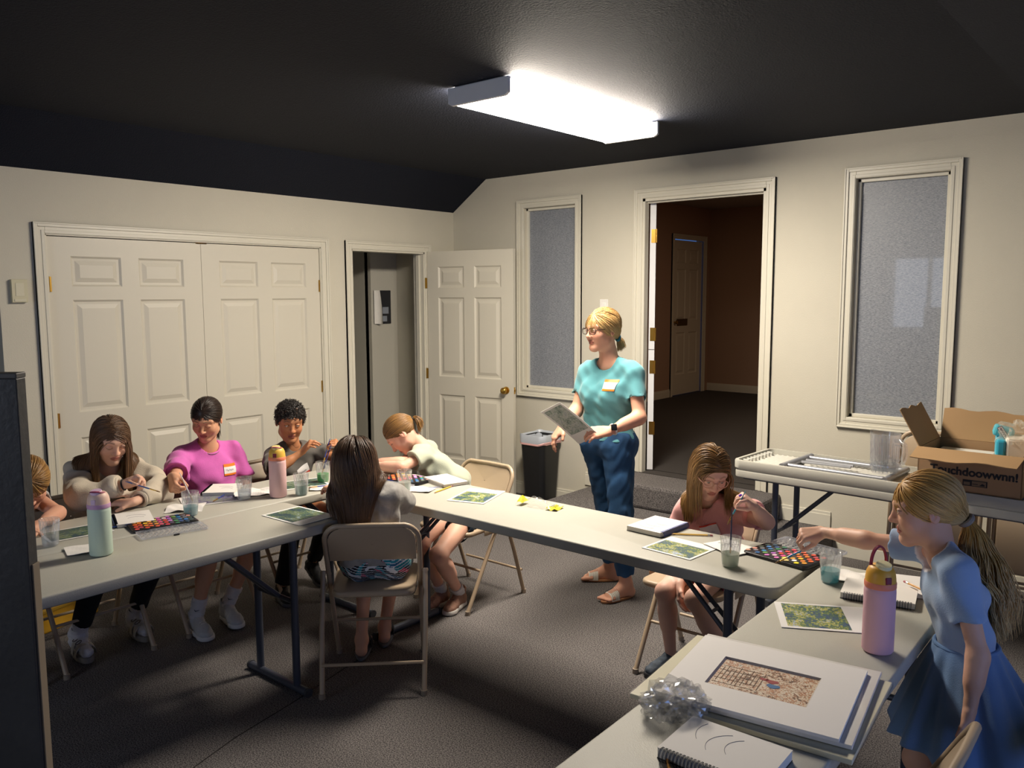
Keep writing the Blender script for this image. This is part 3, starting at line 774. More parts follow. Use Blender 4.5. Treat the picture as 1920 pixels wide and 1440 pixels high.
        for k in range(26):
            i = .15+.6*k/25; q = (.46+.08*math.sin(k*1.9)+.03*math.sin(k*.7))
            a, b = i*(nx-1), q*(ny-1); i0, j0 = int(a), int(b)
            pts.append(lerp(Vs[j0*nx+i0], Vs[j0*nx+min(i0+1, nx-1)], a-i0)+(Vs[min(j0+1, ny-1)*nx+i0]-Vs[j0*nx+i0])*(b-j0)-d*.0008)
        mb.tube(pts, .0006, 4); p.addmb('handwriting', mb, mat('pen_grey', '#8d95a8', .6), parent=ob)
        return ob
    def sock(p, q, h=.5, m=None, e=.005, foot=False):
        s = p.s; sd = Sdf(); a = p.J['an'+q]; b = p.J['kn'+q]; d = nrm(b-a); top = a+d*h*.2*s
        sd.cap(a, top, .034*s+e, .0385*s+e, k=.01); f = p.feet[q] if q in p.feet and foot else None
        if f: sd.cap(a, f['ball'], .036*s+e, .022*s+e, k=.03); sd.cap(f['heel'], a, .032*s+e, .034*s+e, k=.02); sd.cap(f['heel'], f['ball']+f['f']*.045*s, .03*s+e, .024*s+e, k=.02)
        sd.noise(.0012, 160, 4); sd.cutter(top, d, .2, .09)
        V, F = sd.mesh(.004); return p.add('sock', V, F, m)
    def shoe(p, q, f, m, sole_m, L=1.0, h=.03, name='shoe', up=UPW, collar=.02):
        """Closed trainer: rounded upper with collar, laces area and a thick sole as its own piece."""
        s = p.s*L; a = p.J['an'+q]; f = nrm(f); up = nrm(up-f*(up@f)); l = np.cross(up, f); R = np.stack([l, f, up])
        g = a-up*.078*s
        sd = Sdf(); sd.ell(g+up*.035*s-f*.012*s, np.array([.036, .052, .042])*s, R)
        sd.cap(g+up*.035*s-f*.02*s, g+up*.03*s+f*.10*s, .036*s, .037*s, k=.03*s)
        sd.ell(g+up*.02*s+f*.135*s, np.array([.041, .055, .033])*s, R, k=.03*s)
        sd.cap(a-f*.006*s-up*.02*s, a+up*collar*s-f*.008*s, .040*s, .042*s, k=.02*s)
        sd.cap(a+f*.02*s-up*.01*s, g+f*.10*s+up*.045*s, .028*s, .018*s, k=.02*s)
        sd.noise(.0012, 120, 5); sd.cutter(a+up*(collar-.002)*s-f*.006*s, up, .1, .036*s)
        sd.plane(g+up*.012*s, -up)
        V, F = sd.mesh(.0042); o = p.add(name, V, F, m)
        sd = Sdf(); sd.cap(g-f*.02*s, g+f*.06*s, .042*s, .04*s); sd.cap(g+f*.06*s, g+f*.14*s, .04*s, .045*s, k=.02*s); sd.cap(g+f*.14*s, g+f*.155*s, .042*s, .036*s, k=.02)
        sd.plane(g+up*.017*s, up); sd.plane(g-up*.010*s, -up)
        V, F = sd.mesh(.0042); p.add('sole', V, F, sole_m, parent=o)
        mb = MB()
        for k in range(4):
            c = lerp(a+f*.045*s-up*.004*s, g+f*.105*s+up*.066*s, k/3.); mb.tube([c-l*.02*s-up*.012*s, c-l*.01*s+up*.002*s, c+l*.01*s+up*.002*s, c+l*.02*s-up*.012*s], .0022, 6)
        return o, mb
    def glasses(p, m, lens_m, w=.026, h=.018, thick=.0016, round_=False, label=None):
        o = None; fr = MB(); ln = MB()
        def rim(q, a):
            if round_: x, y = w*math.cos(a), h*math.sin(a)
            else:
                x = w*np.sign(math.cos(a))*abs(math.cos(a))**.55; y = h*np.sign(math.sin(a))*abs(math.sin(a))**.55
            return p.W(q*.034+x, .097-.12*(abs(q*.034+x)-.034)-abs(x)*.05-.002, .000+y)
        for q in (1, -1):
            pts = [rim(q, 2*PI*i/28) for i in range(28)]
            fr.tube(pts, thick, 6, closed=True)
            n0 = len(ln.V); ln._add(pts, [list(range(28))])
            end = p.W(q*(.034+w), .092, .006); fr.tube([end, p.W(q*.070, .075, .009), p.W(q*.077, .02, .008), p.W(q*.079, -.012, .004), p.W(q*.077, -.028, -.012)], thick*1.1, 6)
        fr.tube([p.W(.034-w, .0965, .004), p.W(.004, .1005, .008), p.W(-.004, .1005, .008), p.W(-.034+w, .0965, .004)], thick, 6)
        o = p.addmb('eyeglasses', fr, m, label=label); p.addmb('lens', ln, lens_m, parent=o, smooth=False)
        return o
# ------------------------------------------------------------------ the room
MA = Matrix(((0, 0, 1, 0), (1, 0, 0, 0), (0, 1, 0, 0), (0, 0, 0, 1)))       # (along, up, out) on the left wall
MBK = Matrix(((1, 0, 0, 0), (0, 0, -1, 0), (0, 1, 0, 0), (0, 0, 0, 1)))     # the same on the back wall
HC, HA, ZH = 2.68, 2.4225, .348
DT = 2.06

wall_m = mat('wall_paint', '#cbc6b6', .75, bump=.25, bscale=160, var=.02, vscale=3)
trim_m = mat('trim_paint', '#d3cfc0', .38, spec=.5)
door_m = mat('door_paint', '#cfcabb', .42, spec=.5, bump=.06, bscale=350)
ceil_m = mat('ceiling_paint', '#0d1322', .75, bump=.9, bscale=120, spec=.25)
brass = mat('brass', '#c9a04e', .28, metal=1)
carpet = mat('carpet', '#6d6964', 1.0, spec=.1, bump=1.0, bscale=260)

def carpet_nodes(m):
    nt = m.node_tree; b = nt.nodes['Principled BSDF']; N = nt.nodes.new; L = nt.links.new
    tc = N('ShaderNodeTexCoord'); n = N('ShaderNodeTexNoise'); n.inputs['Scale'].default_value = 190; n.inputs['Detail'].default_value = 2
    n2 = N('ShaderNodeTexNoise'); n2.inputs['Scale'].default_value = 1.6; n2.inputs['Detail'].default_value = 4
    L(tc.outputs['Object'], n.inputs['Vector']); L(tc.outputs['Object'], n2.inputs['Vector'])
    cr = N('ShaderNodeValToRGB'); e = cr.color_ramp.elements
    e[0].position = .34; e[0].color = (*lin('#363436'), 1); e[1].position = .66; e[1].color = (*lin('#878280'), 1)
    L(n.outputs[0], cr.inputs[0])
    mr = N('ShaderNodeMapRange'); mr.inputs[1].default_value = .3; mr.inputs[2].default_value = .7; mr.inputs[3].default_value = .9; mr.inputs[4].default_value = 1.08
    L(n2.outputs[0], mr.inputs[0])
    mx = N('ShaderNodeMix'); mx.data_type = 'RGBA'; mx.blend_type = 'MULTIPLY'; mx.inputs[0].default_value = 1
    L(cr.outputs[0], mx.inputs[6]); L(mr.outputs[0], mx.inputs[7]); L(mx.outputs[2], b.inputs['Base Color'])
carpet_nodes(carpet)

# floor with its seam
SEAM = [(2.55, -4.12, .0005), (2.43, -3.75, .0005), (2.37, -3.45, .0005), (2.28, -3.1, .0005), (2.24, -2.9, .0005)]
fl = MB(); fl.box((-1.7, -7.6, -.12), (6.7, .2, 0)); struct(fl.ob('floor', carpet))
sm = MB(); sm.tube(SEAM, .0022, 5)
struct(sm.ob('trim_1', mat('seam_dark', '#2b2827', 1)))

# left wall with the two doorways
w = MB()
for y0, y1, z0, z1 in ((-3.66, -3.404, 0, HA+.3), (-3.404, -1.4545, DT, HA+.3), (-1.4545, -1.159, 0, HA+.3), (-1.159, -.366, DT, HA+.3), (-.366, .12, 0, HA+.3), (-7.5, -5.2, 0, HA+.3), (-5.2, -3.66, 2.3, HA+.3)):
    w.box((-.12, y0, z0), (0, y1, z1))
struct(w.ob('wall_left', wall_m))
# dark side room beyond the left wall's end
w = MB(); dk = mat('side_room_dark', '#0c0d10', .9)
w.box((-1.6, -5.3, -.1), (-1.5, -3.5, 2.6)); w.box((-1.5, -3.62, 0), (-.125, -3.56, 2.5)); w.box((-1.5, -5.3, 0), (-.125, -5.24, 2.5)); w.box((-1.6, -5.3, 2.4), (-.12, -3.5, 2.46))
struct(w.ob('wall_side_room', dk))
# back wall with windows and hall doorway
w = MB()
WZ0, WZ1 = .915, 2.405
for x0, x1, z0, z1 in ((-.12, .815, 0, HC+.1), (.815, 1.338, 0, WZ0), (.815, 1.338, WZ1, HC+.1), (1.338, 1.915, 0, HC+.1), (1.9506, 2.898, 0, ZH-.02), (1.9506, 2.898, ZH+2.05, HC+.1), (2.898, 3.476, 0, HC+.1), (3.476, 4.006, 0, WZ0), (3.476, 4.006, WZ1, HC+.1), (4.006, 6.7, 0, HC+.1)):
    w.box((x0, 0, z0), (x1, .12, z1))
w.box((1.915, 0, 0), (1.9506, .05, HC+.1)); struct(w.ob('wall_back', wall_m))
# right wall with a window, and the wall behind the camera
w = MB()
for y0, y1, z0, z1 in ((-7.5, -4.6, 0, 2.7), (-4.6, -3.0, 0, .35), (-4.6, -3.0, 1.95, 2.7), (-3.0, .1, 0, 2.7)): w.box((6.6, y0, z0), (6.72, y1, z1))
struct(w.ob('wall_right', wall_m))
w = MB()
for x0, x1, z0, z1 in ((-.12, 1.55, 0, 2.8), (1.55, 2.65, 0, 1.15), (1.55, 2.65, 2.25, 2.8), (2.65, 6.72, 0, 2.8)): w.box((x0, -7.62, z0), (x1, -7.5, z1))
struct(w.ob('wall_front', wall_m))
w = MB()
for x in (1.55, 2.075, 2.60): w.box((x, -7.58, 1.15), (x+.05, -7.52, 2.25))
for z in (1.15, 2.20): w.box((1.55, -7.58, z), (2.65, -7.52, z+.05))
struct(w.ob('window_4', trim_m))
w = MB()
for y in (-4.6, -3.8, -3.05): w.box((6.62, y, .35), (6.68, y+.05, 1.95))
for z in (.35, 1.12, 1.9): w.box((6.62, -4.6, z), (6.68, -3.0, z+.05))
win3 = struct(w.ob('window_3', trim_m))
w = MB(); w.box((6.645, -4.58, .37), (6.655, -3.02, 1.93)); w.ob('pane', thin_clear('window_glass', gloss=.02), win3)
# ceiling: a low slope by the left wall, a flat middle, a slope down to the right
c = MB()
pr = [(-.02, HA-.016), (0, HA), (.393, HC), (4.43, HC), (6.62, 2.38), (6.62, 2.62), (4.43, HC+.2), (.3, HC+.2), (-.02, HA+.2)]
n = len(pr); vs = [(x, y, z) for y in (-7.5, 0) for x, z in pr]
c._add(vs, [[i, (i+1) % n, n+(i+1) % n, n+i] for i in range(n)]+[list(range(n))[::-1], list(range(n, 2*n))])
struct(c.ob('ceiling', ceil_m))

# casings ----------------------------------------------------------
def casing(mb, M, u0, u1, w0, w1, wd=.066, sill=True, d0=0):
    """Moulded frame round an opening: three stepped bands, mitred by overlap."""
    for a, b, t in ((0, wd, .012), (.004, wd*.34, .016), (wd*.62, wd, .021), (wd*.86, wd, .026)):
        mb.box((u0-b, w0-(b if sill else 0), d0), (u0-a, w1+b, d0+t), .002, M); mb.box((u1+a, w0-(b if sill else 0), d0), (u1+b, w1+b, d0+t), .002, M)
        mb.box((u0-a, w1+a, d0), (u1+a, w1+b, d0+t), .002, M)
        if sill: mb.box((u0-a, w0-b, d0), (u1+a, w0-a, d0+t), .002, M)

frost = mat('frosted_glass', '#7b828c', .3, spec=.6, coat=.25)
def frost_nodes(m):
    nt = m.node_tree; b = nt.nodes['Principled BSDF']; N = nt.nodes.new; L = nt.links.new
    tc = N('ShaderNodeTexCoord'); src = []
    for rot, sc_ in ((.5, (60, 1, 420)), (-.6, (60, 1, 380)), (1.2, (70, 1, 400))):
        mp = N('ShaderNodeMapping'); mp.inputs['Rotation'].default_value = (0, rot, 0); mp.inputs['Scale'].default_value = sc_
        n = N('ShaderNodeTexNoise'); n.inputs['Scale'].default_value = 1; n.inputs['Detail'].default_value = 2; n.inputs['Distortion'].default_value = .6
        L(tc.outputs['Object'], mp.inputs[0]); L(mp.outputs[0], n.inputs['Vector']); src.append(n.outputs[0])
    m1 = N('ShaderNodeMath'); m1.operation = 'MAXIMUM'; L(src[0], m1.inputs[0]); L(src[1], m1.inputs[1])
    m2 = N('ShaderNodeMath'); m2.operation = 'MAXIMUM'; L(m1.outputs[0], m2.inputs[0]); L(src[2], m2.inputs[1])
    cr = N('ShaderNodeValToRGB'); e = cr.color_ramp.elements; e[0].position = .42; e[0].color = (*lin('#565d68'), 1); e[1].position = .76; e[1].color = (*lin('#a7abb2'), 1)
    L(m2.outputs[0], cr.inputs[0]); L(cr.outputs[0], b.inputs['Base Color'])
    mr = N('ShaderNodeMapRange'); mr.inputs[3].default_value = .34; mr.inputs[4].default_value = .55; L(m2.outputs[0], mr.inputs[0]); L(mr.outputs[0], b.inputs['Roughness'])
frost_nodes(frost)
for nm, x0, x1 in (('window_1', .815, 1.338), ('window_2', 3.476, 4.006)):
    mb = MB(); casing(mb, MBK, x0, x1, WZ0, WZ1)
    for a in ((x0, WZ0, x0+.022, WZ1), (x1-.022, WZ0, x1, WZ1), (x0, WZ0, x1, WZ0+.022), (x0, WZ1-.022, x1, WZ1)):   # inner stops
        mb.box((a[0], a[1], -.11), (a[2], a[3], -.028), .003, MBK)
    wo = struct(mb.ob(nm, trim_m))
    mb = MB(); mb.box((x0+.004, WZ0+.004, -.058), (x1-.004, WZ1-.004, -.05), 0, MBK); mb.ob('pane', frost, wo)

# doors --------------------------------------------------------------
def leaf_mesh(w, h, cols, rows, t=.036, both=True):
    """Panelled door leaf: u 0..w, up 0..h, front face at d=0."""
    mb = MB(); us = sorted({0, w, *[x for c in cols for x in c]}); ws = sorted({0, h, *[x for r in rows for x in r]})
    for face in ((0, 1), (-t, -1)) if both else ((0, 1),):
        d0, sg = face
        P = lambda u, v, d: (u, v, d0+sg*d)
        Q = (lambda a, b, c, e: mb.quad(a, b, c, e)) if sg > 0 else (lambda a, b, c, e: mb.quad(e, c, b, a))
        for i in range(len(us)-1):
            for j in range(len(ws)-1):
                a, b, c, e = us[i], us[i+1], ws[j], ws[j+1]
                if (a, b) in cols and (c, e) in rows:
                    st = [(0, 0), (.012, -.011), (.026, -.0115), (.052, -.003), (.058, -.003)]
                    for (o0, e0), (o1, e1) in zip(st, st[1:]):
                        A = [(a+o0, c+o0), (b-o0, c+o0), (b-o0, e-o0), (a+o0, e-o0)]; B = [(a+o1, c+o1), (b-o1, c+o1), (b-o1, e-o1), (a+o1, e-o1)]
                        for k in range(4):
                            k2 = (k+1) % 4; Q(P(*A[k], e0), P(*A[k2], e0), P(*B[k2], e1), P(*B[k], e1))
                    o = .058; Q(P(a+o, c+o, -.003), P(b-o, c+o, -.003), P(b-o, e-o, -.003), P(a+o, e-o, -.003))
                else: Q(P(a, c, 0), P(b, c, 0), P(b, e, 0), P(a, e, 0))
    if not both: mb.quad((w, 0, -t), (0, 0, -t), (0, h, -t), (w, h, -t))
    for a, b in (((0, 0), (w, 0)), ((w, 0), (w, h)), ((w, h), (0, h)), ((0, h), (0, 0))):
        mb.quad((*b, 0), (*a, 0), (*a, -t), (*b, -t))
    return mb
def xf(mb, M): mb.V = [tuple(M @ Vector(v)) for v in mb.V]; return mb
R6 = ((.27, .83), (.985, 1.665), (1.745, 1.925))
def hinge(M, name, parent):
    mb = MB(); mb.tube([(0, -.045, 0), (0, .045, 0)], .007, 8); mb.box((-.014, -.044, -.004), (.014, .044, .001), 0)
    for z in (-.016, .016): mb.tube([(0, z-.001, 0), (0, z+.001, 0)], .0078, 8)
    return xf(mb, M).ob(name, brass, parent, True)
# door_1: the closed pair
mb = MB(); casing(mb, MA, -3.404, -1.4545, 0, DT, sill=False)
for a in ((-3.404, 0, -3.396, DT), (-1.4625, 0, -1.4545, DT), (-3.404, DT-.006, -1.4545, DT)): mb.box((a[0], a[1], -.11), (a[2], a[3], .004), 0, MA)
d1 = struct(mb.ob('door_1', trim_m))
lw = .967
for i, y0 in enumerate((-3.393, -2.4235)):
    cols = ((.13, .43), (.54, .84))
    mb = leaf_mesh(lw, 2.037, cols, R6, both=False)
    lf = xf(mb, Matrix.Translation((-.012, y0, .012)) @ MA).ob('door_leaf', door_m, d1)
    yh = y0 if i == 0 else y0+lw
    for z in (1.77, .96 if i == 0 else 1.0, .25): hinge(Matrix.Translation((-.006, yh, z)) @ MA, 'hinge', lf)
mb = MB(); mb.box((-.045, -2.46, 2.044), (-.012, -2.38, 2.054)); mb.ob('latch_plate', mat('latch_bronze', '#6b5335', .4, metal=1), d1)
mb = MB(); mb.box((-.118, -3.40, 0), (-.06, -1.46, DT)); mb.ob('gap_backing', mat('door_shadow_gap', '#3a362f', .9), d1)  # dark sheet added behind the leaves so their gaps read as shadow
# door_2: closet doorway with its leaf swung open
mb = MB(); casing(mb, MA, -1.159, -.366, 0, DT, sill=False)
for a in ((-1.159, 0, -1.147, DT), (-.378, 0, -.366, DT), (-1.159, DT-.012, -.366, DT)): mb.box((a[0], a[1], -.12), (a[2], a[3], .004), 0, MA)
for a in ((-1.147, 0, -1.130), (-.395, 0, -.378)): mb.box((a[0], 0, -.075), (a[2], DT-.012, -.04), 0, MA)
d2 = struct(mb.ob('door_2', trim_m))
a = math.atan2(.142, .848)
Ml = Matrix.Translation((.022, -.352, .012)) @ Matrix.Rotation(a, 4, 'Z') @ MBK
mb = leaf_mesh(.86, 2.055, ((.115, .378), (.482, .745)), R6); lf2 = xf(mb, Ml).ob('door_leaf', door_m, d2)
kb = MB(); kb.lathe([(0, .062), (.016, .062), (.025, .055), (.028, .045), (.024, .034), (.012, .028), (.011, .01), (.03, .007), (.031, 0)], 24)
xf(kb, Ml @ Matrix.Translation((.79, .90, 0))).ob('door_knob', brass, lf2, True)
kb = MB(); kb.lathe([(0, -.062), (.016, -.062), (.025, -.055), (.028, -.045), (.024, -.034), (.012, -.028), (.011, -.01), (.03, -.007), (.031, 0)][::-1], 24)
xf(kb, Ml @ Matrix.Translation((.79, .90, -.036))).ob('door_knob', brass, lf2, True)
kb = MB(); kb.box((.8595, .872, -.028), (.8615, .928, -.008)); kb.box((.861, .89, -.024), (.868, .91, -.012), .002); xf(kb, Ml).ob('latch_plate', brass, lf2)
for z in (1.8, 1.02, .25): hinge(Matrix.Translation((.012, -.362, z)) @ MBK, 'hinge', lf2)
# closet behind it
w = MB()
w.box((-1.3, -1.30, 0), (-.12, -1.24, 2.5)); w.box((-.54, -.2, 0), (-.12, -.14, 2.5)); w.box((-.62, -.508, 0), (-.54, -.14, 2.5)); w.box((-1.3, -.508, 0), (-.58, -.45, 2.5))
w.box((-1.36, -1.3, 0), (-1.3, -.45, 2.5)); w.box((-1.36, -1.3, 2.42), (-.12, -.14, 2.5)); w.box((-.5, -3.6, -.1), (-.3, -1.3, 2.3))  # last box: unseen blocker added behind the double doors against light leaks
struct(w.ob('wall_closet_and_blocker', mat('closet_paint', '#bdbaae', .8, bump=.2, bscale=160)))
# door_3: doorway to the hall, a two-part leaf swung away
mb = MB(); x0, x1, zt = 1.9506, 2.898, ZH+2.05
casing(mb, MBK, x0, x1, ZH, zt, sill=False)
for a in ((x0, ZH, x0+.02, zt, -.05), (x1-.02, ZH, x1, zt, -.125), (x0, zt-.02, x1, zt, -.125)): mb.box((a[0], a[1], a[4]), (a[2], a[3], .003), 0, MBK)
for a in ((x1-.032, ZH, x1-.02, zt-.02), (x0+.02, zt-.032, x1-.02, zt-.02)): mb.box((a[0], a[1], -.07), (a[2], a[3], -.035), 0, MBK)
d3 = struct(mb.ob('door_3', trim_m))
a = math.atan2(.863, -.505)
leafw = mat('leaf_white', '#dfe0e2', .4)
for z0, z1 in ((ZH+.008, 1.278), (1.283, zt-.024)):
    Ml = Matrix.Translation((2.004, .101, z0)) @ Matrix.Rotation(a, 4, 'Z') @ MBK
    rows = ((.18, z1-z0-.14),)
    mb = leaf_mesh(.86, z1-z0, ((.11, .38), (.48, .75)), rows, t=.044)
    lf3 = xf(mb, Ml).ob('door_leaf', leafw, d3)
    for z in ((.679, 1.148) if z0 < 1 else (1.396, 2.13)):
        hb = MB(); hb.box((-.002, -.05, -.034), (.0012, .05, -.002), 0); hb.tube([(-.004, -.05, .004), (-.004, .05, .004)], .008, 8); hb.box((-.034, -.05, .002), (-.004, .05, .006), 0)
        xf(hb, Matrix.Translation((0, 0, z-z0))); xf(hb, Ml) if False else None
        hb.V = [tuple(Vector(v)-Vector((0, 0, z-z0))) for v in hb.V]; hb.V = [(v[0], v[1]+z-z0, v[2]) for v in hb.V]
        xf(hb, Ml).ob('hinge', brass, lf3, True)
mb = MB(); mb.box((x1-.022, .66, -.10), (x1-.0195, .76, -.06), 0, MBK); mb.ob('strike_plate', brass, d3)
# hall beyond
hw = mat('hall_paint', '#a98c78', .8, bump=.15, bscale=160); hc = mat('hall_carpet', '#3b3734', 1, bump=1, bscale=240, var=.1, vscale=150)
w = MB(); w.box((-.27, .125, ZH-.1), (-.15, 4.22, 2.9)); w.box((-.27, 4.22, 2.43), (-.15, 5.08, 2.9)); w.box((-.27, 5.08, ZH-.1), (-.15, 5.37, 2.9)); w.box((-.27, 5.25, ZH-.1), (3.7, 5.37, 2.9)); w.box((3.6, .125, ZH-.1), (3.72, 5.3, 2.9)); w.box((-.2, .121, ZH), (.3, .16, 2.9))
struct(w.ob('wall_hall', hw))
w = MB(); w.box((-.27, .12, ZH-.1), (3.7, 5.3, ZH)); w.box((1.9506, -.004, ZH-.021), (2.898, .13, ZH)); struct(w.ob('floor_hall', hc))
w = MB(); w.box((-.27, .12, 2.85), (3.7, 5.35, 2.95)); struct(w.ob('ceiling_hall', mat('hall_ceiling', '#a9a09a', .9)))
MH = Matrix.Translation((-.15, 0, 0)) @ MA
mb = MB(); casing(mb, MH, 4.245, 5.055, ZH, ZH+2.06, sill=False); d4 = struct(mb.ob('door_4', trim_m))
lf4 = xf(leaf_mesh(.79, 2.04, ((.105, .35), (.445, .69)), R6, both=False), Matrix.Translation((-.165, 4.255, ZH+.01)) @ MA).ob('door_leaf', door_m, d4)
ms = MB(); ms.box((.12, .93, 0), (.40, 1.02, .008), .003); ms.box((.135, .945, .008), (.385, 1.005, .012), .002); xf(ms, Matrix.Translation((-.163, 4.255, ZH)) @ MA).ob('mail_slot', mat('slot_brass', '#7a6a4a', .4, metal=1), lf4)
ms = MB(); ms.lathe([(0, .05), (.02, .048), (.026, .035), (.012, .02), (.012, 0)], 16); xf(ms, Matrix.Translation((-.163, 4.255, ZH)) @ MA @ Matrix.Translation((.05, .98, 0))).ob('door_knob', brass, lf4, True)
# baseboards
mb = MB()
def bb(M, a, b, z=0, d=0):
    mb.box((a, z, d), (b, z+.085, d+.012), .002, M); mb.box((a, z+.08, d), (b, z+.105, d+.008), .003, M)
bb(MBK, 0, .70); bb(MBK, .70, 1.45); bb(MBK, 3.42, 6.6); bb(MBK, 3.05, 3.40, .175); bb(MBK, 1.45, 1.86, .175)
struct(mb.ob('baseboard_back', trim_m))
mb = MB(); bb(MA, -3.66, -3.47); bb(MA, -1.388, -1.225); bb(MA, -.30, 0); struct(mb.ob('baseboard_left', trim_m))
mb = MB(); bb(MH, .2, 4.18, ZH); MH2 = Matrix.Translation((0, 5.25, 0)) @ MBK; bb(MH2, -.15, 3.6, ZH); struct(mb.ob('baseboard_hall', trim_m))
# carpeted steps up to the hall
st = MB()
st.prism([(1.50, 0), (1.50, -.62)]+[(1.50+.16*(1-math.cos(t)), -.62-.16*math.sin(t)) for t in np.linspace(.2, PI/2, 6)]+[(3.42, -.78), (3.42, 0)], 0, .175, .018)
st.prism([(1.86, 0), (1.86, -.38), (3.06, -.38), (3.06, 0)], .175, ZH, .022)
struct(st.ob('floor_step', carpet))

# ------------------------------------------------------------------ fixtures
t = thing('ceiling_light', 'long white fluorescent ceiling light, lit, on the dark ceiling', 'ceiling light', (2.545, -1.795, HC))
mb = MB(); mb.box((-.155, -.655, -.028), (.155, .655, 0), .004)
for s in (-1, 1): mb.prism([(-.187, -.075), (-.165, -.088), (.165, -.088), (.187, -.075), (.187, -.006), (-.187, -.006)], 0, .02, .002, Matrix.Translation((0, s*.655+(-.02 if s > 0 else 0)*0-(.01), 0)) @ Matrix(((1, 0, 0, 0), (0, 0, 1, 0), (0, 1, 0, 0), (0, 0, 0, 1))))
mb.ob('housing', mat('fixture_white', '#e4e6ea', .35), t)
mb = MB(); pr = [(-.180, -.020), (-.180, -.070), (-.160, -.083), (.160, -.083), (.180, -.070), (.180, -.020)]
vs = [(x, y, z) for y in (-.644, .664-.02) for x, z in pr]; mb._add(vs, [[i, i+1, 7+i-0, 6+i] for i in range(5)])
LAMP = emit('lamp_diffuser', '#fff2e0', 58.0)
mb.ob('diffuser', LAMP, t)

def switch(name, label, M, rocker, cat='light switch', w=.075, h=.12, col='#e6e4de', thick=.006):
    mb = MB(); mb.box((-w/2, -h/2, 0), (w/2, h/2, thick), .002, M); o = mb.ob(name, mat(name+'_plastic', col, .4)); tag(o, label, cat)
    return o
o = switch('light_switch', 'white light switch plate on the cream wall beside the hall doorway', Matrix.Translation((1.614, 0, 1.6)) @ MBK, 1)
mb = MB(); mb.box((-.017, -.034, .006), (.017, .034, .009), .001, Matrix.Translation((1.614, 0, 1.6)) @ MBK @ Matrix.Rotation(.08, 4, 'X')); mb.ob('rocker', mat('rocker_white', '#f0efea', .35), o)
o = switch('wall_chime', 'beige plastic box on the wall left of the closed double doors', Matrix.Translation((0, -3.562, 1.73)) @ MA, 0, 'wall box', .083, .13, '#c8c2a4', .026)
mb = MB(); Mx = Matrix.Translation((.026, -3.562, 1.73)) @ MA; mb.box((-.022, -.03, 0), (.022, .045, .002), .001, Mx); mb.box((-.03, -.06, 0), (.03, -.045, .003), .001, Mx); mb.ob('cover', mat('chime_cover', '#d0cbb2', .4), o)
# ------------------------------------------------------------------ folding tables
plast = mat('table_plastic', '#b5b3a8', .45, spec=.45, bump=.25, bscale=420, var=.02, vscale=6)
under = mat('table_underside', '#bdbcb4', .55)
legm = mat('table_leg_steel', '#4d5361', .38, metal=.35, spec=.5)
TZ = .737
def make_table(label, L, W, loc, rz):
    t = thing('folding_table', label, 'table', loc, rz)
    mb = MB(); o = rrect(L, W, .045, 6)
    mb.prism(o, TZ-.042, TZ, .007, seg=3); mb.ob('tabletop', plast, t, True, angle=35)
    mb = MB(); mb.box((-L/2+.05, -W/2+.03, TZ-.052), (L/2-.05, -W/2+.05, TZ-.040)); mb.box((-L/2+.05, W/2-.05, TZ-.052), (L/2-.05, W/2-.03, TZ-.040)); mb.ob('apron_rail', legm, t)
    for s in (-1, 1):
        x = s*(L/2-.21); a = W/2-.09; mb = MB()
        mb.tube([(x, -a+.0, TZ-.05), (x, -a, .03)], .0165, 12); mb.tube([(x, a, TZ-.05), (x, a, .03)], .0165, 12)
        mb.tube([(x, -a, TZ-.06), (x, a, TZ-.06)], .013, 10); mb.tube([(x, -a, .40), (x, a, .40)], .011, 10)
        mb.tube([(x, -W/2+.01, .018), (x, W/2-.01, .018)], .018, 12)
        mb.ob('leg', legm, t, True)
        mb = MB()
        for y in (-.035, .035): mb.tube([(x, y, .40), (x-s*.30, y*.6, TZ-.05)], .0095, 8)
        mb.tube([(x-s*.12, -.03, .40+.115), (x-s*.12, .03, .40+.115)], .007, 8)
        mb.ob('brace', legm, t, True)
        for y in (-W/2+.012, W/2-.012):
            c = MB(); c.tube([(x, y-.006, .018), (x, y+.006, .018)], .0205, 12); c.ob('foot_cap', mat('rubber_grey', '#3a3c40', .7), t, True)
    return t
make_table('long folding table on the inner side of the left row, carrying the mint green bottle', 1.86, .455, (2.162, -4.09, 0), PI/2)
make_table('long folding table along the children facing the closed double doors, pushed against another table', 2.44, .45, (1.70, -3.63, 0), PI/2)
make_table('long folding table across the room in front of the standing woman', 2.24, .46, (3.06, -2.585, 0), 0)
make_table('folding table on the right with the large pink bottle and matted picture on it', 1.83, .435, (4.437, -3.34, 0), PI/2+.02)
make_table('folding table by the back wall, under an upside down folded table', 1.83, .457, (4.17, -.97, 0), -.045)
# the folded table lying upside down on it: rim, waffled underside and folded tubes
tt = thing('folding_table', 'folded grey table lying upside down with tubes showing, under the plastic pitcher', 'table', (4.165, -.972, TZ), -.045)
L, W = 1.83, .457; H = .055
mb = MB(); o = rrect(L, W, .045, 6); i_ = rrect(L-.036, W-.036, .03, 6); n = len(o)
vs = [(x, y, .012 if k < 1 else H-.006) for k in (0, 1) for x, y in o]+[(x*.997, y*.99, H) for x, y in o]+[(x, y, H) for x, y in i_]+[(x, y, .022) for x, y in i_]
vs += [(x*.992, y*.97, 0) for x, y in o]
f = []
for a, b in ((0, 1), (1, 2), (2, 3), (3, 4), (5, 0)): f += [[a*n+k, a*n+(k+1) % n, b*n+(k+1) % n, b*n+k] for k in range(n)]
f += [list(range(4*n, 5*n)), list(range(5*n, 6*n))[::-1]]
mb._add(vs, f); mb.ob('tabletop', plast, tt, True, angle=30)
mb = MB()
nx, ny = 58, 13
X = np.linspace(-L/2+.022, L/2-.022, nx*3); Y = np.linspace(-W/2+.022, W/2-.022, ny*3)
